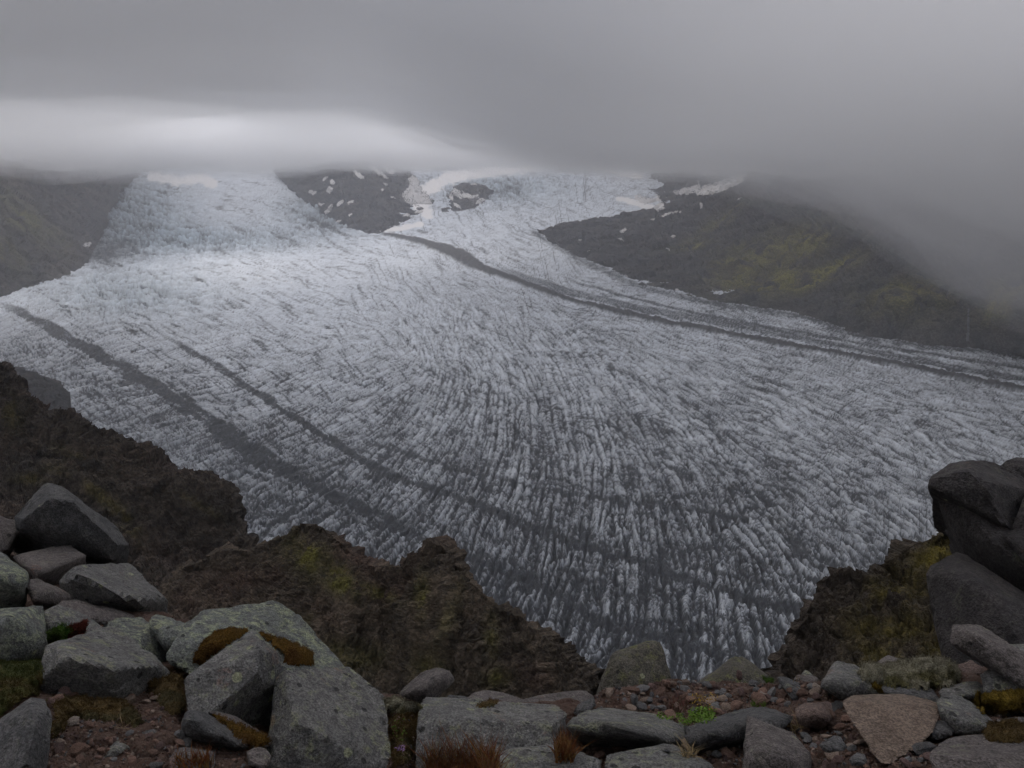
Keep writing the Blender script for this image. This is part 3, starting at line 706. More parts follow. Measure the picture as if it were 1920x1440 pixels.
def rock(label, mat, d0, pts, thick=0.25, sub=4, amp=0.035, seed=None, soft=30, parent=None, name='boulder', cat='boulder', group=None, rough=1.0, merge=0.82):
    seed = len(RK) + 3 if seed is None else seed
    P = np.array([at(x, y, d0 + o_) for x, y, o_ in pts])
    c0 = P.mean(0)
    h = c0.copy(); h[2] = 0; h /= np.linalg.norm(h)
    Bk = c0 + (P - c0) * 0.82 + h * thick + np.array([0, 0, -0.72 * thick])
    A_ = np.concatenate([P, Bk])
    lo, hi = A_.min(0), A_.max(0); c = (lo + hi) / 2; c = A_.mean(0) * 0.6 + c * 0.4; ext = (hi - lo) / 2
    V, F_ = ICO[sub]
    S = V * ext; S = S / np.linalg.norm(S, axis=1, keepdims=True)
    Q = polytope((A_ - c).tolist(), S, soft * 4, merge=merge, over=1.12 if merge < .9 else 1.04)
    size = float(np.mean(ext)) * 2
    n = S
    w = Q / size
    d = amp * rough * size * (0.75 * fbm3(w * 2.3, 3, seed) + 0.42 * fbm3(w * 6.5, 5, seed + 2, 0.55, ridged=True) - 0.05)
    # a few chipped steps
    st = fbm3(w * 1.7 * np.array([1, 1, 2.2]), 2, seed + 7); d = d + amp * 0.7 * size * (np.floor(st * 5) / 5)
    _, g2, cv = cells3(w * np.array([5, 5, 7.0]) + seed, 2)
    d = d + amp * size * (0.55 * (cv - 0.5) - 0.25 * smooth(0.10, 0, g2))
    _, g2, cv = cells3(w * np.array([14, 14, 18.0]) + seed, 3)
    d = d + amp * size * 0.20 * (cv - 0.5)
    Q = Q + n * d[:, None]
    me = mesh_arrays(name, Q, F_, M[mat], smooth_shade=sub < 5)
    ob = link(name, me, label=label, cat=cat if parent is None else None, group=group, parent=parent, loc=c if parent is None else c - np.array(parent.location))
    RK.append(ob); BV['r%d' % len(RK)] = BVHTree.FromPolygons((Q + c).tolist(), F_.tolist())
    return ob
# --- the dark outcrop at the right
oc = bpy.data.objects.new('rock_outcrop', None); COL.objects.link(oc); oc.location = at(1880, 1290, 9.3)
oc['label'] = 'huge dark jointed basalt outcrop leaning over the valley at the right edge'; oc['category'] = 'rock outcrop'
rock(None, 'outcrop', 9.5, [(1740,902,.0),(1744,892,.15),(1786,865,.5),(1804,861,.7),(1862,869,1.0),(1925,900,1.2),(1990,930,1.2),(1905,1000,.1),(1882,984,-.1),(1832,934,-.15),(1766,924,-.05),(1741,914,.0),(1812,880,-.1),(1850,905,-.2)], 1.6, 6, .022, parent=oc, name='block', soft=40, merge=0.95)
rock(None, 'outcrop', 9.75, [(1756,924,.1),(1830,930,.05),(1890,990,-.1),(1925,1015,-.15),(2060,1060,-.3),(2060,1220,.2),(1925,1166,.2),(1872,1108,.25),(1812,1042,.2),(1800,1000,.12),(1776,962,.05),(1850,1000,-.35),(1925,1075,-.45)], 1.8, 6, .024, parent=oc, name='block', soft=40, merge=0.95)
rock(None, 'outcrop', 9.5, [(1895,985,.0),(1930,905,.4),(2060,930,.5),(2060,1070,-.1),(1925,1030,-.15),(1915,960,-.1)], 1.4, 5, .03, parent=oc, name='block', soft=40, merge=0.95)
rock(None, 'outcrop', 9.1, [(1733,1078,.1),(1745,1058,.2),(1800,1035,.5),(1860,1095,.3),(1925,1140,.2),(2060,1200,.1),(2060,1330,-.3),(1790,1330,-.2),(1770,1240,-.05),(1758,1160,0),(1748,1110,.05),(1815,1085,-.3),(1900,1180,-.45),(1810,1250,-.35)], 2.0, 5, .018, parent=oc, name='block', soft=40, merge=0.95)
rock(None, 'outcrop', 10.6, [(1868,868,0),(1892,856,.2),(1925,858,.3),(2060,862,.4),(2060,960,0),(1930,915,-.1),(1888,884,-.05)], 1.5, 4, .03, parent=oc, name='block', merge=0.95)
rock(None, 'outcrop', 9.35, [(1882,1000,0),(1925,978,.3),(2060,980,.4),(2060,1100,-.2),(1930,1062,-.2),(1900,1025,-.15)], 1.0, 4, .03, parent=oc, name='block', merge=0.95)
# --- left pile
rock('pale grey stone cut by the left edge beside the peaked boulder', 'brownish', 5.2, [(-70,965,0),(-10,963,.15),(36,975,.1),(41,995,-.02),(22,1020,-.1),(-5,1040,-.1),(-70,1060,-.1)])
rock('dark peaked boulder with a thin lit top, highest in the left pile', 'dark', 5.0, [(28,976,.25),(84,908,.22),(96,905,.22),(112,913,.15),(138,938,.0),(180,966,.25),(222,990,.28),(243,1022,.18),(241,1058,.45),(205,1064,.45),(130,1022,.5),(30,1036,.55),(40,975,-.02),(95,934,-.15),(135,940,-.16),(214,1020,-.05),(205,1050,.0),(140,1000,-.1)], .35, 6, .022, soft=45, merge=0.95)
rock('flat slab wedged under the peaked boulder, its top lit and side dark', 'brownish', 4.6, [(24,1045,.35),(135,1020,.4),(160,1044,.12),(68,1090,-.12),(42,1064,-.02),(160,1056,.25),(150,1082,.3),(108,1106,.3),(72,1100,.1)], .2, 4, .02, soft=45)
rock('blocky boulder with orange-spotted lichened top and dark front', 'orange', 4.15, [(137,1071,-.05),(160,1064,.15),(228,1056,.42),(256,1068,.42),(310,1118,.12),(256,1122,-.12),(200,1102,-.16),(150,1082,-.12),(110,1100,0),(128,1142,.12),(250,1164,.2),(305,1162,.2),(312,1130,.12)], .3, 5, .022, soft=45)
rock('lichened grey boulder at the left edge below the pale stone', 'green', 3.95, [(-70,1025,.3),(0,1036,.3),(38,1062,.2),(52,1086,.0),(47,1120,-.02),(25,1142,.1),(-70,1155,.1),(0,1085,-.15),(35,1090,-.12)], .3)
rock('small cracked pale rock left of the orange-spotted boulder', 'brownish', 3.95, [(46,1100,.0),(52,1088,.12),(70,1084,.15),(118,1108,.12),(133,1124,.08),(98,1134,.0),(60,1128,-.05),(80,1108,-.06)], .15)
rock('low brown ledge of rock below the orange-spotted boulder', 'brownish', 3.9, [(100,1130,.0),(135,1122,.15),(235,1148,.2),(262,1165,.15),(220,1175,.0),(150,1165,-.04),(110,1150,-.04)], .2)
rock('grey rounded boulder at the left edge above the grassy moss', 'green', 3.4, [(-50,1152,.15),(40,1142,.18),(80,1139,.2),(89,1180,.08),(93,1214,.03),(86,1240,.05),(0,1248,.0),(-50,1245,.0),(28,1166,-.1),(50,1200,-.1),(-30,1180,-.08)], .3)
rock('rough grey rock behind the bright green and red plants', 'grey', 3.65, [(76,1150,.0),(108,1136,.15),(152,1150,.18),(188,1172,.12),(162,1184,.02),(120,1188,-.04),(84,1180,-.04)], .2)
rock('little grey stone right of the red plant', 'grey', 3.4, [(155,1190,0),(168,1168,.06),(180,1165,.06),(196,1178,.03),(180,1192,-.02),(160,1198,-.02)], .08, 3)
rock('big square grey block with flat lit top, centre of the left pile', 'grey', 2.95, [(92,1222,-.02),(102,1211,.12),(190,1180,.34),(236,1190,.34),(276,1228,.18),(278,1245,.02),(236,1262,-.08),(150,1244,-.14),(125,1230,-.14),(80,1234,.0),(78,1292,.02),(100,1318,.02),(215,1332,.0),(235,1336,.02),(312,1262,.2),(296,1322,.14),(240,1270,-.07)], .3, 6, .022, soft=45)
rock('pale green lichened boulder between the square block and the dark gap', 'green', 3.4, [(196,1186,.0),(212,1160,.15),(262,1151,.25),(276,1162,.2),(296,1172,.12),(310,1200,.05),(314,1250,.0),(318,1272,.02),(280,1270,-.1),(236,1205,-.12)], .25)
rock('lichened knob with a jagged top left of the moss arc', 'green', 3.35, [(276,1172,.05),(290,1155,.18),(318,1162,.2),(345,1172,.15),(370,1180,.12),(360,1225,.0),(335,1255,.03),(318,1232,-.04),(312,1200,-.06),(330,1190,-.08)], .25)
rock('largest pale lichened boulder carrying the two orange-brown moss patches', 'green', 3.3, [(325,1215,-.02),(362,1172,.1),(382,1146,.25),(450,1146,.35),(494,1135,.38),(522,1141,.34),(583,1181,.24),(625,1226,.16),(662,1262,.08),(705,1312,.0),(640,1350,-.1),(520,1330,-.12),(350,1260,-.1),(480,1200,-.02),(440,1240,-.10)], .45, 6, .02, soft=40)
rock('massive grey boulder sloping down to the bottom, centre left', 'grey', 2.72, [(540,1266,.0),(560,1257,.12),(640,1256,.34),(690,1290,.28),(724,1314,.2),(731,1370,.06),(728,1410,.04),(720,1520,-.05),(520,1520,-.1),(500,1440,.0),(504,1370,.04),(510,1300,.05),(526,1274,.03),(548,1320,-.1),(545,1400,-.14),(620,1400,-.1)], .4, 6, .022, soft=35)
rock('tilted wedge block with lit left face and black underside', 'grey', 2.78, [(466,1184,.12),(490,1200,.16),(526,1236,.12),(522,1292,.12),(345,1272,-.06),(350,1334,-.1),(380,1350,-.1),(402,1347,-.08),(468,1276,-.1),(472,1225,-.06),(502,1372,.2),(516,1330,.2),(440,1372,.2)], .25, 6, .02, soft=45)
rock('thin leaning slab with pale edge and black front, bottom left', 'dark', 2.5, [(348,1333,.06),(378,1334,.1),(420,1358,.1),(464,1394,.04),(462,1406,.0),(400,1380,-.07),(356,1345,-.08),(342,1352,-.02),(340,1386,.04),(352,1398,.08),(440,1412,.06)], .08, 4, .02, soft=45)
rock('grey slab behind the thin leaning slab, moss along its edge', 'brownish', 2.62, [(395,1334,.0),(440,1345,.06),(480,1368,.06),(516,1390,.04),(502,1404,-.04),(462,1402,-.06),(415,1362,-.06)], .1)
rock('blue-grey pointed boulder in the bottom left corner', 'dark', 2.35, [(58,1310,.1),(74,1312,.1),(89,1342,.03),(93,1382,.0),(88,1430,-.02),(80,1540,-.05),(-70,1540,-.08),(-70,1400,.06),(-5,1362,.1),(30,1332,.12),(52,1350,-.08),(40,1440,-.14)], .25, 5, .025)
rock('flat grey flake lying on reddish gravel, bottom left', 'grey', 2.42, [(170,1428,.0),(212,1386,.1),(226,1381,.1),(254,1388,.08),(256,1400,.02),(212,1410,-.04),(186,1434,-.02),(172,1432,-.01)], .05, 3, .03, cat='stone', name='stone')
rock('lumpy blue-grey stone right of the flat flake', 'dark', 2.46, [(256,1392,.0),(268,1370,.06),(292,1368,.06),(310,1384,.03),(304,1406,-.02),(262,1408,-.02)], .07, 3, cat='stone', name='stone')
rock('broken grey stone at the bottom below the thin slab', 'brownish', 2.25, [(316,1412,.04),(350,1402,.08),(400,1408,.08),(402,1440,.0),(380,1490,-.02),(318,1480,-.02)], .1, 3)
rock('small dark stone in the gravel left of the massive boulder', 'brownish', 2.42, [(460,1412,.02),(478,1400,.05),(500,1404,.05),(512,1422,.02),(498,1446,-.02),(466,1440,-.02)], .08, 3, name='stone', cat='stone')
# --- middle
rock('leaning oblong grey rock with a dark crack, propped at the brink', 'brownish', 3.1, [(744,1306,.0),(762,1288,.03),(790,1265,.06),(820,1254,.08),(842,1257,.07),(851,1268,.05),(845,1284,.02),(826,1304,.0),(802,1324,.02),(784,1318,.0),(762,1311,.0),(800,1288,-.08),(825,1272,-.06)], .1, 4, .03)
rock('small dark rock tucked behind the wide boulder', 'dark', 3.25, [(832,1318,0),(840,1302,.05),(868,1305,.05),(892,1318,.0),(870,1335,-.02),(840,1334,-.02)], .1, 3)
rock('low smooth rock hump along the brink, dark hollow in its top', 'brownish', 3.2, [(860,1318,.0),(882,1303,.12),(918,1298,.15),(940,1300,.15),(985,1316,.10),(1040,1330,.0),(960,1345,-.08),(880,1345,-.08)], .2, 4, .025)
rock('pale rock hump with a pointed right end along the brink', 'brownish', 3.15, [(960,1322,.05),(1000,1308,.12),(1062,1299,.17),(1100,1298,.17),(1116,1308,.12),(1112,1322,.06),(1068,1350,-.06),(980,1350,-.08)], .2, 4, .025)
rock('dark wedge stone between the hump and the long slab', 'dark', 2.95, [(1070,1346,.0),(1082,1322,.06),(1114,1306,.1),(1118,1322,.05),(1100,1338,.0)], .1, 3)
rock('broad grey boulder speckled with yellow lichen, bottom centre', 'grey', 2.75, [(792,1322,.12),(810,1309,.25),(836,1312,.28),(862,1328,.3),(950,1322,.42),(1036,1322,.36),(1062,1345,.14),(1046,1366,.04),(1040,1410,.0),(1050,1520,-.05),(776,1520,-.1),(784,1400,.0),(787,1360,.02),(840,1352,.0),(960,1360,-.02)], .35, 6, .022, soft=40)
rock('upright olive lichened tooth of rock standing against the ice', 'olive', 3.5, [(1141,1234,.0),(1150,1222,.08),(1222,1200,.14),(1236,1202,.12),(1246,1232,.1),(1260,1285,.08),(1250,1310,.05),(1165,1335,.0),(1114,1330,.02),(1124,1282,.04),(1130,1266,.04),(1152,1236,-.06),(1185,1290,-.08)], .25, 4, .025, merge=0.95)
rock('low brown rounded rock with a peak at the brink', 'olive', 4.1, [(1285,1296,.0),(1330,1272,.08),(1346,1255,.12),(1366,1236,.16),(1386,1231,.16),(1412,1245,.12),(1452,1276,.08),(1460,1306,.0),(1370,1325,-.1),(1374,1255,-.04)], .4, 4, .03, merge=0.95)
rock('long grey slab with a black shadowed front edge, right of centre', 'grey', 2.72, [(1068,1347,.0),(1108,1328,.3),(1160,1330,.36),(1212,1336,.34),(1282,1362,.26),(1290,1385,.08),(1276,1400,.02),(1066,1352,-.06),(1130,1358,-.12),(1182,1366,-.12),(1216,1380,-.1),(1062,1378,.08),(1092,1393,.14),(1162,1403,.14),(1210,1406,.12)], .15, 4, .02, soft=45)
rock('dark-faced slab rising to the right beside the long slab', 'dark', 2.72, [(1276,1368,.1),(1340,1350,.25),(1400,1327,.42),(1440,1327,.38),(1492,1346,.26),(1476,1368,.06),(1282,1392,-.04),(1360,1372,-.08),(1400,1350,-.06),(1396,1388,.14),(1360,1414,.14),(1310,1410,.06)], .2, 4, .025, soft=45)
rock('triangular brown-grey boulder with a sharp peak, bottom right of centre', 'brownish', 2.5, [(1400,1344,.2),(1424,1351,.22),(1492,1376,.18),(1521,1414,.08),(1516,1520,.02),(1394,1520,-.03),(1394,1440,.0),(1397,1385,.05),(1430,1402,-.08),(1480,1430,-.06)], .22, 4, .025, soft=45)
rock('low grey slab cut by the bottom edge below the long slab', 'grey', 2.4, [(1148,1414,.12),(1232,1398,.22),(1292,1410,.2),(1342,1436,.1),(1365,1520,.0),(1136,1520,-.1),(1128,1440,.0)], .15, 4, .025)
rock('flat lichened rock at the bottom edge right of the grass tuft', 'grey', 2.36, [(905,1440,.05),(940,1408,.12),(1010,1400,.2),(1070,1412,.18),(1130,1430,.1),(1136,1520,.0),(905,1520,-.05)], .15, 4, .025)
rock('reddish-brown rounded stone left of the tan slab', 'brown', 2.88, [(1491,1332,.04),(1514,1318,.1),(1556,1315,.12),(1562,1336,.06),(1556,1356,.02),(1540,1369,.02),(1508,1362,-.02),(1494,1348,-.02),(1520,1335,-.07)], .12, 4, .03)
rock('smooth flat tan slab lying tilted toward the viewer', 'tan', 2.68, [(1584,1323,.06),(1612,1307,.24),(1692,1303,.34),(1750,1317,.28),(1763,1331,.22),(1752,1366,.10),(1738,1378,.06),(1712,1402,-.02),(1668,1427,-.10),(1656,1424,-.10),(1624,1396,-.07),(1596,1352,.0)], .07, 5, .012, soft=60)
rock('flat grey slab propped on the scree near the brink', 'dark', 3.3, [(1454,1268,.12),(1480,1272,.14),(1522,1290,.12),(1526,1310,.02),(1488,1318,-.03),(1478,1300,-.05)], .1, 3, .02)
rock('narrow brown slab resting beside the propped grey slab', 'brownish', 3.55, [(1486,1272,.0),(1496,1264,.04),(1532,1268,.04),(1538,1278,.0),(1520,1286,-.03),(1490,1280,-.03)], .08, 3, .02, name='stone', cat='stone')
rock('small pointed grey stone sticking up behind the narrow slab', 'grey', 3.8, [(1498,1270,.0),(1508,1256,.03),(1516,1258,.03),(1532,1272,.0),(1515,1280,-.02)], .08, 3, .03, name='stone', cat='stone')
rock('ridged grey rock with a lit left shoulder, left of the lichen mound', 'grey', 3.15, [(1534,1286,.0),(1549,1262,.08),(1566,1241,.18),(1600,1250,.18),(1640,1268,.14),(1668,1304,.08),(1600,1314,.0),(1578,1276,-.06),(1562,1304,.02)], .2, 4, .03, soft=45)
rock('grey stone peeping up behind the lichen mound', 'brownish', 3.75, [(1628,1252,.0),(1650,1236,.08),(1666,1228,.1),(1700,1238,.08),(1706,1250,.0),(1660,1262,-.04)], .2, 3, .03)
rock('porous reddish rock right of the lichen mound', 'brown', 3.55, [(1792,1256,.0),(1796,1244,.05),(1822,1237,.06),(1842,1250,.04),(1840,1264,.0),(1810,1276,-.03)], .12, 4, .07)
rock('slanting grey rock right of the tan slab', 'grey', 2.85, [(1756,1320,.02),(1770,1300,.16),(1800,1308,.18),(1832,1325,.14),(1866,1356,.1),(1862,1374,.04),(1800,1380,-.02),(1784,1340,-.06),(1764,1352,.02)], .15, 4, .03, soft=45)
rock('dark rounded stone shadowed under the slanting grey rock', 'dark', 2.78, [(1736,1366,.0),(1752,1350,.06),(1780,1352,.08),(1792,1372,.04),(1770,1386,-.01),(1742,1390,-.01)], .1, 3, .03)
rock('thin pitted ledge of grey rock above the tan slab', 'dark', 3.05, [(1652,1290,.0),(1668,1281,.08),(1720,1288,.1),(1748,1291,.1),(1764,1314,.04),(1752,1324,-.02),(1700,1306,-.04),(1660,1302,-.04)], .12, 4, .035)
rock('low grey rock below the rounded log-like boulder', 'grey', 3.1, [(1752,1306,.0),(1768,1288,.1),(1830,1276,.15),(1850,1290,.12),(1846,1306,.02),(1800,1318,-.04)], .15, 3, .03)
rock('rounded log-like boulder slanting down at the right edge', 'brownish', 3.15, [(1783,1188,.02),(1790,1177,.08),(1830,1173,.14),(1852,1184,.14),(1888,1216,.12),(1935,1242,.12),(2000,1270,.1),(2000,1330,.02),(1918,1290,-.02),(1866,1250,-.05),(1800,1216,-.02),(1784,1204,.0),(1830,1195,-.08)], .16, 5, .028, soft=18)
rock('grey boulder under the log-like boulder at the right edge', 'grey', 3.15, [(1836,1262,.0),(1870,1250,.1),(1940,1268,.12),(2000,1290,.1),(2000,1320,.0),(1880,1318,-.05),(1842,1300,-.03)], .2, 4, .03)
rock('pale grey rock behind the log-like boulder', 'grey', 3.7, [(1874,1212,.0),(1898,1203,.06),(1930,1208,.08),(2000,1215,.1),(2000,1260,.0),(1900,1240,-.02)], .2, 3, .03)
rock('wide reddish-grey slab in the bottom right corner', 'brownish', 2.42, [(1752,1416,.02),(1764,1396,.12),(1800,1385,.22),(1850,1380,.26),(2000,1388,.3),(2000,1520,-.02),(1760,1520,-.08),(1750,1450,-.02),(1830,1420,.02)], .2, 5, .03)
rock('grey rock with brown moss at the right edge above the corner slab', 'brownish', 2.8, [(1850,1365,.0),(1866,1350,.1),(1920,1345,.12),(2000,1350,.14),(2000,1400,.0),(1880,1392,-.04)], .2, 3, .03)
rock('blue-green angular stone below the tan slab', 'dark', 2.46, [(1533,1396,.0),(1562,1379,.06),(1578,1383,.06),(1590,1402,.02),(1584,1408,.0),(1546,1414,-.02)], .06, 3, .03, name='stone', cat='stone')
rock('grey wedge stone at the bottom, left of the tan slab tip', 'dark', 2.36, [(1590,1424,.0),(1606,1412,.05),(1622,1416,.04),(1626,1428,.0),(1618,1440,-.02),(1596,1436,-.01)], .06, 3, .03, name='stone', cat='stone')
# ================================================================== SNOW, MOSS, PLANTS
def cast(px, py, trees):
    d = Vector(ray(px, py).tolist()); best = None
    for t in trees:
        h = t.ray_cast(Vector((0, 0, 0)), d)
        if h[0] is not None and (best is None or h[3] < best[2]): best = (h[0], h[1] if h[1].dot(d) < 0 else -h[1], h[3])
    return best
def patch(name, poly, step, trees, height, mat, rag=2.0, seed=1, noise_h=0.4, ns=1.0, maxjump=0.15, **kw):
    """a thin or cushioned cover that lies on whatever surface is there"""
    p = np.array(poly, float)
    xs = np.arange(p[:, 0].min() - step * 2, p[:, 0].max() + step * 2, step); ys = np.arange(p[:, 1].min() - step * 2, p[:, 1].max() + step * 2, step)
    Xs, Ys = np.meshgrid(xs, ys)
    Xw = Xs + rag * pn2(Xs / (rag * 3.5), Ys / (rag * 3.5), seed) * 2; Yw = Ys + rag * pn2(Xs / (rag * 3.5), Ys / (rag * 3.5), seed + 4) * 2
    ins = inpoly(Xw, Yw, poly); dist, _ = poly_dist(Xw, Yw, poly, True)
    sc = np.where(ins, dist, -dist) / step
    pts = {}; vals = []
    wmax = max(1.5, dist[ins].max() / step if ins.any() else 1)
    for j in range(len(ys)):
        for i in range(len(xs)):
            if sc[j, i] > -1.0:
                h = cast(Xs[j, i], Ys[j, i], trees)
                if h is None: continue
                f = math.sqrt(max(0.0, min(1.0, (sc[j, i] + 0.4) / max(1.5, wmax * 0.7))))
                pts[(j, i)] = len(vals); vals.append((np.array(h[0]), np.array(h[1]), f, h[2]))
    if len(vals) < 4: return None
    P0 = np.array([v[0] for v in vals]); N0 = np.array([v[1] for v in vals]); F0 = np.array([v[2] for v in vals]); T0 = np.array([v[3] for v in vals])
    nz = fbm3(P0 / (height * ns * 4), 3, seed)
    V = P0 + N0 * (height * (F0 * (1 + noise_h * nz)) - height * 0.06)[:, None]
    fs = []
    for (j, i), a in pts.items():
        k = [a, pts.get((j, i + 1)), pts.get((j + 1, i + 1)), pts.get((j + 1, i))]
        if None in k: continue
        t = T0[k]
        if t.max() - t.min() > maxjump * t.min(): continue
        fs.append(k[::-1])
    if not fs: return None
    par_ = list(range(len(V)))
    def find(i):
        while par_[i] != i: par_[i] = par_[par_[i]]; i = par_[i]
        return i
    for q in fs:
        r0 = find(q[0])
        for i_ in q[1:]: par_[find(i_)] = r0
    from collections import Counter
    big = Counter(find(q[0]) for q in fs).most_common(1)[0][0]
    fs = [q for q in fs if find(q[0]) == big]
    use = sorted({i_ for q in fs for i_ in q}); mp = {o_: n_ for n_, o_ in enumerate(use)}
    fs = [[mp[i_] for i_ in q] for q in fs]; V = V[use]; N0 = N0[use]; F0 = F0[use]
    c = V.mean(0); me = mesh_arrays(name, V - c, np.array(fs), mat)
    par = kw.get('parent')
    return link(name, me, loc=c, **kw), V, N0, F0
snow = NT('old_snow'); o = snow.obj()
snow.bump(snow.noise(o, 0.08, 4), 0.4, 3); snow.fin(snow.mix(snow.noise(o, 0.02, 5, 0.65), (0.50, 0.475, 0.45), (0.66, 0.64, 0.625)), 0.8)
def snowp(polys, tree, parent, h=3.0, step=1.3):
    for k, p in enumerate(polys):
        patch('snow_patch', p, step, [BV[t] for t in tree], h, snow.m, rag=2.2, seed=k + 40, parent=parent, maxjump=0.5)
def blob(x, y, w, h, tilt=0, n=8):
    t = math.radians(tilt)
    return [(x + w / 2 * math.cos(a) * math.cos(t) + h / 2 * math.sin(a) * math.sin(t), y - w / 2 * math.cos(a) * math.sin(t) + h / 2 * math.sin(a) * math.cos(t)) for a in np.linspace(0, 2 * math.pi, n, endpoint=False)]
snowp([blob(673,328,24,6,-35), blob(668,324,12,4,-30), blob(610,334,12,5,50), blob(623,341,10,8,0), blob(619,356,13,10,40), blob(586,360,16,8,-10), blob(639,380,16,6,45), blob(657,379,10,5,30), blob(617,392,22,8,50), blob(602,384,12,5,0), blob(722,345,9,5,-30), blob(717,356,9,5,-30), blob(737,370,12,3,-40), blob(656,403,6,4,0), blob(635,415,12,4,30),
       [(690,312),(700,311),(712,320),(728,333),(722,334),(705,324)], [(716,312),(738,318),(742,328),(728,325)],
       [(752,366),(770,345),(765,335),(775,328),(800,322),(812,326),(812,384),(800,386),(785,390),(770,384),(757,374)], blob(762,403,14,4,10), blob(790,396,26,6,10)], ['centre'], mc, 4.0)
snowp([[(838,356),(852,352),(862,360),(868,372),(862,374),(852,366),(842,366)], [(846,362),(852,372),(848,378),(842,370)], blob(888,345,14,5,-10), [(866,358),(880,364),(892,368),(896,364),(898,370),(884,373),(868,370)], blob(900,377,22,8,20), blob(858,386,20,4,-40)], ['nunatak'], mn, 3.0)
snowp([[(1162,362),(1180,352),(1196,362),(1212,370),(1236,366),(1240,378),(1250,392),(1235,395),(1215,388),(1190,378)], [(1260,360),(1285,352),(1305,348),(1310,340),(1315,350),(1345,342),(1380,328),(1400,322),(1395,340),(1345,362),(1310,366),(1300,362),(1275,365)], blob(1325,325,20,6,0)], ['cirque', 'right'], mq, 4.0, 1.6)
snowp([blob(1315,385,6,13,-10), blob(1255,401,34,5,18), blob(1168,433,15,8,20), blob(1164,449,10,4,-25), blob(1263,443,11,4,15), blob(1252,467,10,3,0), blob(1386,372,8,3,30), blob(1224,411,6,3,0), blob(1088,450,5,3,0), blob(1105,470,8,2,0), blob(1175,516,6,2,0), blob(1270,543,8,3,0), blob(1276,398,5,3,0)], ['right', 'cirque'], mr, 3.0)
snowp([blob(163,459,18,8,15)], ['left'], ml, 3.0)
wf = NT('falling_water'); wf.fin((0.13, 0.135, 0.14), 0.6)
patch('waterfall', [(1815,578),(1818,578),(1817,640),(1812,640)], 1.0, [BV['right']], 2.0, wf.m, rag=.5, label='faint thin waterfall streak on the misty dark wall at the right', cat='waterfall', maxjump=.5)

def moss_mat(name, c1, c2, c3, s=1.0):
    m = NT(name); o = m.obj()
    a = m.noise(o, 22 * s, 5, 0.7); b = m.noise(o, 160 * s, 4, 0.75); c = m.noise(o, 6 * s, 3)
    col = m.mix(m.ramp(a, 0.35, 0.65), c1, c2); col = m.mix(m.ramp(c, 0.5, 0.68), col, c3)
    col = m.scalecol(col, m.ramp(b, 0.32, 0.68, 0.45, 1.5))
    m.bump(m.mul(b, a, 'ADD'), 1.0, 0.02 / s); m.b.inputs['Specular IOR Level'].default_value = 0.1
    return m.fin(col, 1.0)
MM = {
 'amber': moss_mat('moss_amber', (0.11, 0.062, 0.014), (0.15, 0.082, 0.016), (0.085, 0.042, 0.012)),
 'gold': moss_mat('moss_gold', (0.15, 0.10, 0.018), (0.20, 0.135, 0.022), (0.10, 0.062, 0.015)),
 'green': moss_mat('moss_green', (0.045, 0.058, 0.016), (0.075, 0.078, 0.022), (0.085, 0.060, 0.022)),
 'grass': moss_mat('moss_bright', (0.05, 0.10, 0.015), (0.07, 0.13, 0.02), (0.06, 0.085, 0.02)),
 'red': moss_mat('moss_red', (0.10, 0.022, 0.016), (0.13, 0.034, 0.022), (0.07, 0.018, 0.012)),
 'pale': moss_mat('lichen_mound', (0.20, 0.185, 0.125), (0.26, 0.24, 0.175), (0.11, 0.10, 0.045)),
 'brown': moss_mat('moss_brown', (0.075, 0.050, 0.020), (0.11, 0.072, 0.026), (0.07, 0.062, 0.03)),
}
rng = np.random.RandomState(11)
def fuzz(P, N, n, ln, w, mat, name='strands', parent=None, lean=0.5, kind='stuff', **kw):
    """short leafy strands as slim triangles"""
    idx = rng.randint(0, len(P), n)
    sp = np.median(np.linalg.norm(np.diff(P[:200], axis=0), axis=1)) if len(P) > 2 else 0.01
    p = P[idx] + rng.normal(size=(n, 3)) * min(sp, 0.02) * 0.5
    d = N[idx] + rng.normal(size=(n, 3)) * lean; d /= np.linalg.norm(d, axis=1, keepdims=True)
    s = np.cross(d, rng.normal(size=(n, 3))); s /= np.linalg.norm(s, axis=1, keepdims=True)
    L = ln * rng.uniform(0.5, 1.4, n)[:, None]
    V = np.stack([p - s * w - d * ln * 0.2, p + s * w - d * ln * 0.2, p + d * L], 1).reshape(-1, 3)
    F_ = np.arange(n * 3).reshape(-1, 3)
    if parent is not None: V = V - np.array(parent.location)
    return link(name, mesh_arrays(name, V, F_, mat, smooth_shade=False), parent=parent, kind=kind, **kw)
ROCKS = [t for k, t in BV.items() if k.startswith('r')  and k[1:].isdigit()]
NEAR = ROCKS + [BV['ground']]
def moss(poly, mat, h, label, n=1500, step=2.2, ln=0.006, name='moss_cushion', cat='moss', seed=1, rag=3, nh=0.5):
    r = patch(name, poly, step, NEAR, h, MM[mat], rag=rag, seed=seed, noise_h=nh, label=label, cat=cat, maxjump=0.12)
    if r is None: print('no patch', label); return
    ob, V, N, F_ = r
    fuzz(V, N, n, ln, 0.0009, MM[mat], name='strands', parent=ob)
    return r
moss([(362,1244),(366,1225),(382,1202),(402,1186),(430,1180),(466,1180),(455,1192),(430,1208),(395,1232),(374,1246)], 'amber', .022, 'orange-brown moss arc on the left of the large lichened boulder', 3500)
moss([(482,1188),(500,1192),(520,1196),(548,1208),(578,1220),(588,1232),(588,1246),(560,1249),(545,1246),(528,1240),(522,1225),(505,1204)], 'amber', .026, 'orange-brown moss wedge right of the wedge block tip', 3500, seed=2)
moss([(276,1278),(290,1271),(318,1270),(340,1280),(346,1310),(343,1338),(318,1340),(298,1322),(280,1302)], 'brown', .04, 'round mossy clump half amber half pale, under the dark gap', 3500, seed=3, ln=.008)
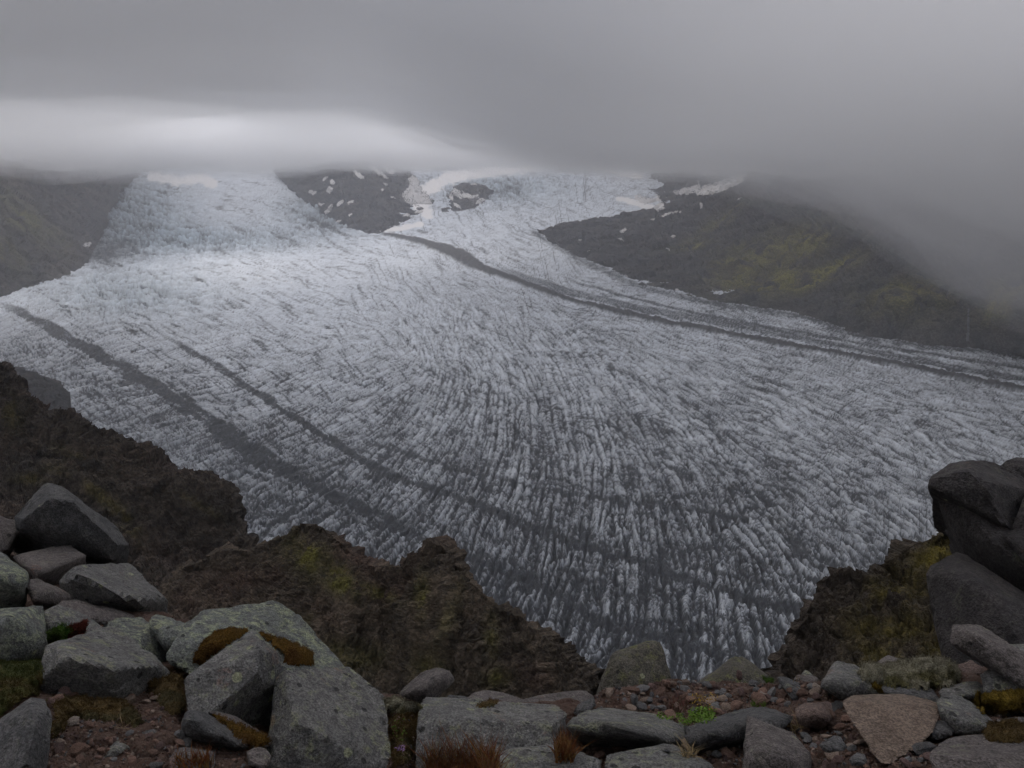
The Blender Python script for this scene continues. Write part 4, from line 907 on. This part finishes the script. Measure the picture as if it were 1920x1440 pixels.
moss([(-20,1240),(30,1238),(78,1238),(82,1262),(76,1292),(60,1320),(30,1340),(0,1352),(-20,1355)], 'green', .03, 'green grassy moss patch at the left edge', 5000, seed=4, ln=.012)
moss([(86,1312),(110,1312),(170,1316),(230,1318),(255,1336),(268,1356),(255,1364),(215,1352),(165,1350),(140,1342),(118,1372),(98,1385),(94,1345)], 'brown', .03, 'brown and green moss strip at the foot of the square block', 5000, seed=5, ln=.008)
moss([(88,1186),(108,1178),(126,1180),(128,1202),(112,1212),(94,1215)], 'grass', .035, 'bright green mossy plant squeezed between left boulders', 2000, seed=6, ln=.014)
moss([(124,1182),(140,1174),(158,1170),(162,1184),(152,1198),(130,1206)], 'red', .03, 'deep red plant beside the bright green one', 2000, seed=7, ln=.014)
moss([(396,1336),(420,1348),(455,1364),(485,1376),(505,1390),(495,1400),(465,1398),(440,1378),(412,1352)], 'amber', .012, 'thin amber moss strip along the thin leaning slab', 1800, seed=8)
moss([(718,1310),(745,1310),(778,1318),(792,1328),(780,1336),(750,1340),(724,1330)], 'pale', .025, 'pale cream lichen cushion behind the plant pocket', 2500, seed=9, nh=.3)
moss([(730,1345),(745,1338),(784,1333),(780,1365),(774,1400),(768,1432),(740,1436),(732,1400)], 'brown', .006, 'mixed green and russet moss pocket between two big boulders', 3500, seed=10, ln=.01)
moss([(1608,1262),(1622,1254),(1668,1252),(1700,1245),(1740,1242),(1780,1247),(1800,1258),(1802,1275),(1785,1288),(1740,1293),(1700,1290),(1670,1288),(1645,1284),(1620,1280)], 'pale', .05, 'broad pale lichen mound with green tips below the outcrop', 7000, seed=11, ln=.01)
moss([(1822,1306),(1850,1300),(1880,1300),(1925,1296),(1925,1318),(1890,1326),(1868,1338),(1840,1338),(1828,1322)], 'gold', .035, 'golden yellow moss cushion near the right edge', 4000, seed=12, nh=.3)
moss([(1838,1368),(1860,1360),(1900,1358),(1925,1362),(1925,1390),(1880,1392),(1850,1386)], 'brown', .025, 'brown moss beside the corner slab at the right edge', 2500, seed=13)
moss([(1632,1280),(1645,1284),(1655,1298),(1650,1300),(1636,1290)], 'gold', .012, 'narrow gold moss seam left below the lichen mound', 400, seed=14)
moss([(1430,1272),(1452,1276),(1456,1282),(1440,1286)], 'grass', .012, 'tiny bright green plant on the scree at the brink', 400, seed=15, ln=.012)
moss([(905,1318),(925,1312),(936,1316),(920,1326),(895,1326)], 'brown', .008, 'dark brown moss filling the hollow of the rock hump', 300, seed=16)

# grass tufts
def blade_mat(name, c1, c2):
    m = NT(name); o = m.obj(); m.b.inputs['Specular IOR Level'].default_value = 0.1
    return m.fin(m.mix(m.ramp(m.noise(o, 60, 2), 0.4, 0.6), c1, c2), 0.9)
BM = {'russet': blade_mat('grass_russet', (0.13, 0.045, 0.018), (0.15, 0.085, 0.03)), 'rose': blade_mat('grass_rose', (0.14, 0.06, 0.05), (0.11, 0.075, 0.05)),
      'straw': blade_mat('grass_straw', (0.22, 0.16, 0.09), (0.16, 0.12, 0.06)), 'green': blade_mat('leaf_green', (0.07, 0.13, 0.02), (0.11, 0.17, 0.03)), 'yellow': blade_mat('flower_yellow', (0.30, 0.20, 0.03), (0.24, 0.15, 0.03)), 'lilac': blade_mat('flower_lilac', (0.20, 0.12, 0.24), (0.26, 0.16, 0.28))}
def tuft(px0, px1, py0, py1, n, ln, mat, label, name='grass_tuft', cat='grass tuft', lean=0.28, w=0.0016, trees=None, up=1.0):
    vs_, fs = [], []; base = []
    for _ in range(n):
        x = rng.uniform(px0, px1); y = rng.uniform(py0, py1)
        h = cast(x, y, trees or NEAR)
        if h is None: continue
        p = np.array(h[0]); L = ln * rng.uniform(0.5, 1.15)
        d = np.array([rng.normal() * lean, rng.normal() * lean, up]); d /= np.linalg.norm(d)
        bend = np.array([rng.normal(), rng.normal(), -0.3]) * lean * L * 0.7
        s = np.cross(d, rng.normal(size=3)); s /= np.linalg.norm(s); ww = w * rng.uniform(.6, 1.3)
        q1 = p + d * L * 0.5 + bend * 0.3; q2 = p + d * L + bend
        i = len(vs_); vs_ += [p - s * ww, p + s * ww, q1 - s * ww * .75, q1 + s * ww * .75, q2]; fs += [(i, i + 1, i + 3), (i, i + 3, i + 2), (i + 2, i + 3, i + 4)]; base.append(p)
    if not base: print('no tuft', px0, py0); return None, None
    c = np.mean(base, 0)
    return link(name, mesh_arrays(name, np.array(vs_) - c, np.array(fs), BM[mat], smooth_shade=False), label=label, cat=cat, loc=c), base
t1, _ = tuft(800, 935, 1432, 1500, 1100, .11, 'russet', 'dense russet red grass tuft at the bottom centre')
fz, b1 = tuft(802, 930, 1425, 1490, 260, .13, 'rose', None); fz.name = 'seed_stalks'; fz['kind'] = 'stuff'; del fz['category']; fz.parent = t1; fz.location = fz.location - t1.location
tuft(1040, 1075, 1405, 1432, 220, .075, 'russet', 'small rust-coloured grass tuft left of the long slab')
tuft(1052, 1066, 1385, 1405, 90, .07, 'rose', 'thin orange grass wisp climbing beside the long slab')
tuft(1278, 1302, 1410, 1420, 70, .05, 'straw', 'pale dry grass wisps under the long slab', lean=.8)
tuft(1486, 1512, 1366, 1378, 50, .06, 'straw', 'dry straw fan left under the reddish-brown stone', lean=.9)
tuft(1255, 1285, 1318, 1338, 140, .05, 'rose', 'reddish brown seedy tuft left of the yellow flowering plant')
tuft(1408, 1436, 1318, 1326, 90, .022, 'green', 'low green grass patch in the middle of the scree')
tuft(330, 400, 1424, 1450, 160, .05, 'russet', 'dark russet grass at the bottom below the thin slab')
tuft(225, 262, 1360, 1372, 10, .09, 'straw', 'few dry straw stalks at the foot of the square block', lean=1.0, w=.001)
tuft(1484, 1500, 1268, 1282, 6, .03, 'straw', 'short pale stalk standing beside the narrow slab', lean=.3)
# yellow flowering plant with green leaves
pl = bpy.data.objects.new('flowering_plant', None); COL.objects.link(pl); bh = cast(1318, 1350, NEAR); pl.location = bh[0]
pl['label'] = 'small plant with bright green leaves and yellow flower heads on the scree'; pl['category'] = 'plant'
def leaves(cx, cy, rx, ry, n, size, mat, name, parent, lift=0.02):
    V, F_ = [], []
    for _ in range(n):
        a, r = rng.uniform(0, 6.28), math.sqrt(rng.uniform(0, 1))
        h = cast(cx + rx * r * math.cos(a), cy + ry * r * math.sin(a), NEAR)
        if h is None: continue
        p = np.array(h[0]) + np.array([0, 0, rng.uniform(0, lift)]); d = rng.normal(size=3); d /= np.linalg.norm(d); d[2] = abs(d[2]) * .5
        s = np.cross(d, rng.normal(size=3)); s /= np.linalg.norm(s); z = size * rng.uniform(.6, 1.3); i = len(V)
        V += [p, p + d * z * .5 + s * z * .3, p + d * z, p + d * z * .5 - s * z * .3]; F_ += [(i, i + 1, i + 2, i + 3)]
    if not F_: print('no leaves', cx, cy); return None
    V = np.array(V) - np.array(parent.location)
    return link(name, mesh_arrays(name, V, np.array(F_), BM[mat], smooth_shade=False), parent=parent, kind='stuff')
leaves(1316, 1348, 24, 11, 420, .012, 'green', 'foliage', pl, .03)
leaves(1288, 1356, 14, 5, 120, .010, 'green', 'foliage', pl, .012)
leaves(1318, 1318, 26, 11, 150, .008, 'yellow', 'flowers', pl, .03)
leaves(1334, 1334, 5, 3, 18, .008, 'yellow', 'flowers', pl, .02)
fp = bpy.data.objects.new('flowering_plant', None); COL.objects.link(fp); bh = cast(752, 1406, NEAR); fp.location = bh[0]
fp['label'] = 'tiny lilac flowers in the moss pocket between two big boulders'; fp['category'] = 'flower'
leaves(753, 1408, 9, 5, 60, .007, 'lilac', 'flowers', fp, .015)
leaves(750, 1372, 14, 22, 120, .008, 'green', 'foliage', fp, .012)
creeper = bpy.data.objects.new('creeping_plant', None); COL.objects.link(creeper); bh = cast(1250, 1345, NEAR); creeper.location = bh[0]
creeper['label'] = 'low green and red creeping plant beside the long slab'; creeper['category'] = 'plant'
leaves(1255, 1344, 26, 7, 220, .009, 'green', 'foliage', creeper, .01)

# ------------------------------------------------------------------ loose stones
stone_m = {}
for nm, c1, c2 in [('red-brown', (0.125, 0.075, 0.057), (0.17, 0.105, 0.078)), ('grey', (0.095, 0.095, 0.096), (0.135, 0.130, 0.128)), ('tan', (0.18, 0.135, 0.105), (0.23, 0.175, 0.14)), ('maroon', (0.09, 0.058, 0.052), (0.125, 0.080, 0.070)), ('pale', (0.24, 0.20, 0.17), (0.30, 0.25, 0.21))]:
    m = NT('stone_' + nm.replace('-', '_')); o = m.obj(); b = m.noise(o, 3, 4, 0.7); c = m.noise(o, 12, 3, .7)
    r = m.rnd(); col = m.scalecol(m.mix(m.ramp(b, .35, .65), c1, c2), m.ramp(r, 0, 1, .7, 1.2)); col = m.scalecol(col, m.ramp(c, .3, .7, .75, 1.25))
    m.bump(m.mul(b, c, 'ADD'), 0.6, 0.15); stone_m[nm] = m.fin(col, .93)
def stone_mesh(seed, sub, nm):
    r = np.random.RandomState(seed); pts = r.normal(size=(14, 3)); pts /= np.linalg.norm(pts, axis=1, keepdims=True)
    pts *= np.array([1, r.uniform(.6, .9), r.uniform(.32, .6)])
    V, F_ = ICO[sub]; Q = polytope(pts.tolist(), V, 80, merge=.93); Q = Q + V * (0.03 * fbm3(Q * 2.5, 2, seed))[:, None]
    me = mesh_arrays('stone', Q, F_, stone_m[nm], smooth_shade=False)
    return me
SM = {nm: [stone_mesh(100 + 7 * i + 31 * j, 2, nm) for i in range(5)] for j, nm in enumerate(stone_m)}
areas = [
 ([(95,1372),(140,1352),(250,1362),(300,1345),(346,1410),(320,1440),(92,1440)], 'gravel at the foot of the left pile', 34, 8, 26),
 ([(1150,1322),(1180,1296),(1262,1280),(1350,1280),(1455,1290),(1470,1305),(1500,1322),(1440,1330),(1340,1345),(1240,1335)], 'scree by the yellow flowering plant', 84, 10, 32),
 ([(1485,1318),(1590,1310),(1600,1352),(1632,1398),(1668,1430),(1755,1410),(1755,1440),(1525,1440),(1520,1405),(1495,1375)], 'scree around the tan slab', 62, 8, 24),
 ([(1110,1300),(1260,1285),(1460,1300),(1760,1330),(1925,1330),(1925,1440),(1060,1440),(1090,1400),(1290,1400)], 'scree', 20, 24, 46),
 ([(90,1340),(340,1350),(500,1440),(90,1440)], 'gravel at the foot of the left pile', 7, 22, 40),
 ([(0,1095),(110,1110),(330,1165),(345,1290),(300,1330),(100,1330),(85,1250),(0,1240)], 'gaps of the left pile', 24, 12, 40),
 ([(1450,1262),(1530,1256),(1640,1246),(1640,1262),(1600,1300),(1700,1300),(1760,1330),(1925,1300),(1925,1345),(1760,1345),(1600,1320),(1470,1325)], 'brink at the right', 18, 12, 34),
 ([(728,1380),(782,1380),(778,1440),(724,1440)], 'gravel between two big boulders', 10, 6, 12),
 ([(1090,1392),(1200,1402),(1275,1408),(1385,1400),(1392,1440),(1340,1432),(1230,1396),(1140,1412),(1060,1420)], 'gravel under the long slab', 16, 6, 16)]
rnd = np.random.RandomState(5)
def lay(px, py, rad_px, nm, rr, sink=0.25):
    h = cast(px, py, NEAR)
    if h is None: return None
    s = rad_px * h[2] / F_PX
    o_ = Matrix.Rotation(rr.uniform(0, 6.28), 4, 'Z')
    q = h[1].to_track_quat('Z', 'Y').to_matrix().to_4x4() @ Matrix.Rotation(rr.normal() * .25, 4, 'X') @ o_
    return Vector(h[0]) + h[1] * s * sink, q, s
nst = 0
LM = [(180,1270,'the big square block'),(215,1410,'the flat grey flake'),(282,1390,'the lumpy blue-grey stone'),(45,1400,'the corner boulder'),(400,1370,'the thin leaning slab'),(180,1340,'the brown moss strip'),
      (1190,1260,'the upright tooth'),(1370,1265,'the low peaked rock'),(1180,1360,'the long slab'),(1400,1370,'the dark-faced slab'),(1318,1330,'the yellow flowering plant'),(1270,1325,'the reddish tuft'),(1490,1295,'the propped grey slab'),(1525,1340,'the reddish rounded stone'),
      (1455,1400,'the triangular boulder'),(1670,1360,'the tan slab'),(1562,1397,'the blue-green stone'),(1606,1426,'the grey wedge stone'),(1765,1370,'the shadowed dark stone'),(755,1380,'the moss pocket'),(1240,1420,'the low bottom slab'),(1420,1322,'the green grass patch'),(1342,1300,'the brink of the scree'),(1850,1430,'the corner slab'),(1250,1412,'the pale dry wisps')]
used_l = {}
def where_is(x, y, rad):
    q = sorted(LM, key=lambda t: (t[0] - x) ** 2 + (t[1] - y) ** 2)[0]
    dx, dy = x - q[0], y - q[1]
    pos = ('right of' if dx > 0 else 'left of') if abs(dx) > abs(dy) * 1.3 else ('just below' if dy > 0 else 'just above')
    far_ = 'close ' if math.hypot(dx, dy) < 28 else ''
    return f'{far_}{pos} {q[2]}', ('tiny' if rad < 6.5 else 'small' if rad < 9.5 else 'larger' if rad < 16 else 'big')
for poly, where, n, lo, hi in areas:
    p = np.array(poly); k = 0; tries = 0
    while k < n and tries < n * 60:
        tries += 1
        x = rnd.uniform(p[:, 0].min(), p[:, 0].max()); y = rnd.uniform(p[:, 1].min(), p[:, 1].max())
        if not inpoly(np.array([x]), np.array([y]), poly)[0]: continue
        nm = rnd.choice(list(stone_m), p=[.34, .26, .16, .2, .04]); rad = lo / 1.6 + (hi - lo) / 1.7 * rnd.uniform(0, 1) ** 2.2
        hr = cast(x, y, ROCKS); hgd = cast(x, y, [BV['ground']])
        if hr is not None and (hgd is None or hr[2] < hgd[2]): continue
        r_ = lay(x, y, rad, nm, rnd)
        if r_ is None: continue
        me = SM[nm][rnd.randint(5)]
        wh, szw = where_is(x, y, rad); lab = f'{szw} angular {nm} loose stone lying {wh}'
        used_l.setdefault(lab, []).append(1)
        o_ = link('stone', me, label=lab, cat='stone', group=f'{szw} {nm} stones {wh}')
        o_.matrix_world = Matrix.Translation(r_[0]) @ r_[1] @ Matrix.Scale(r_[2], 4); k += 1; nst += 1
# named bigger loose stones
for x, y, rad, nm, lab in [(1210,1318,15,'tan','flat tan stone left of the reddish tuft on the scree'), (1180,1330,14,'tan','second flat tan stone beside the upright tooth'), (1326,1288,13,'grey','blue-grey stone high on the scree near the brink'), (1358,1300,12,'grey','pale grey stone in the middle of the scree'), (1448,1302,14,'grey','thin light grey flake on the scree'), (1340,1330,13,'grey','dark grey stone right of the yellow flowers'), (1412,1285,13,'grey','grey stone near the tiny green plant'), (1532,1300,15,'tan','tan angular stone left of the ridged grey rock'), (1560,1340,11,'red-brown','red-brown stone touching the reddish rounded stone'), (1250,1410,9,'grey','grey pebble under the end of the long slab'), (1480,1295,8,'red-brown','small red stone by the propped slab'), (1345,1420,14,'grey','pale flat flake below the dark-faced slab'), (1385,1268,12,'maroon','dark red stone on the brink rock')]:
    r_ = lay(x, y, rad, nm, rnd)
    if r_: 
        o_ = link('stone', SM[nm][rnd.randint(5)], label=lab, cat='stone'); o_.matrix_world = Matrix.Translation(r_[0]) @ r_[1] @ Matrix.Scale(r_[2], 4)
# gravel
P_, F__, MI = [], [], []
base_st = [(lambda V, F_: (polytope((lambda q: q / np.linalg.norm(q, axis=1, keepdims=True) * np.array([1, .75, .5]))(np.random.RandomState(s).normal(size=(10, 3))).tolist(), V, 20), F_))(*ICO[1]) for s in range(6)]
def gravel(name, polys, n, lo, hi, mats, label):
    Vs, Fs, Ms = [], [], []; cnt = 0; tot = 0
    for poly, k in polys:
        p = np.array(poly); t = 0
        while t < k:
            x = rnd.uniform(p[:, 0].min(), p[:, 0].max()); y = rnd.uniform(p[:, 1].min(), p[:, 1].max()); 
            if not inpoly(np.array([x]), np.array([y]), poly)[0]: t += .25; continue
            t += 1
            d = Vector(ray(x, y).tolist()); h = BV['ground'].ray_cast(Vector((0, 0, 0)), d)
            if h[0] is None: continue
            s = (lo + (hi - lo) * rnd.uniform() ** 2.5) * h[3] / F_PX
            q = (h[1].to_track_quat('Z', 'Y').to_matrix() @ Matrix.Rotation(rnd.uniform(0, 6.28), 3, 'Z') @ Matrix.Rotation(rnd.normal() * .4, 3, 'X'))
            V, F_ = base_st[rnd.randint(6)]
            Vs.append((V * s) @ np.array(q).T + np.array(h[0]) + np.array(h[1]) * s * .2); Fs.append(F_ + tot); Ms.append(np.full(len(F_), rnd.choice(len(mats), p=[.40, .17, .15, .26, .02]))); tot += len(V)
    me = mesh_arrays(name, np.concatenate(Vs), np.concatenate(Fs), None, smooth_shade=False)
    for m in mats: me.materials.append(stone_m[m])
    me.polygons.foreach_set('material_index', np.concatenate(Ms).astype(np.int32)); 
    return link(name, me, label=label, kind='stuff')
gravel('gravel', [([(80,1320),(350,1320),(420,1400),(420,1440),(80,1440)], 1100), ([(1100,1340),(1120,1285),(1262,1272),(1455,1282),(1620,1262),(1720,1300),(1760,1440),(1040,1440)], 4600), ([(715,1320),(795,1320),(790,1440),(715,1440)], 300), ([(430,1380),(540,1380),(540,1440),(430,1440)], 150), ([(1740,1300),(1925,1290),(1925,1440),(1740,1440)], 500), ([(0,1080),(320,1120),(340,1300),(0,1300)], 300)], 0, 2.0, 9.0, list(stone_m), 'reddish brown gravel and grit covering the ground between the boulders')
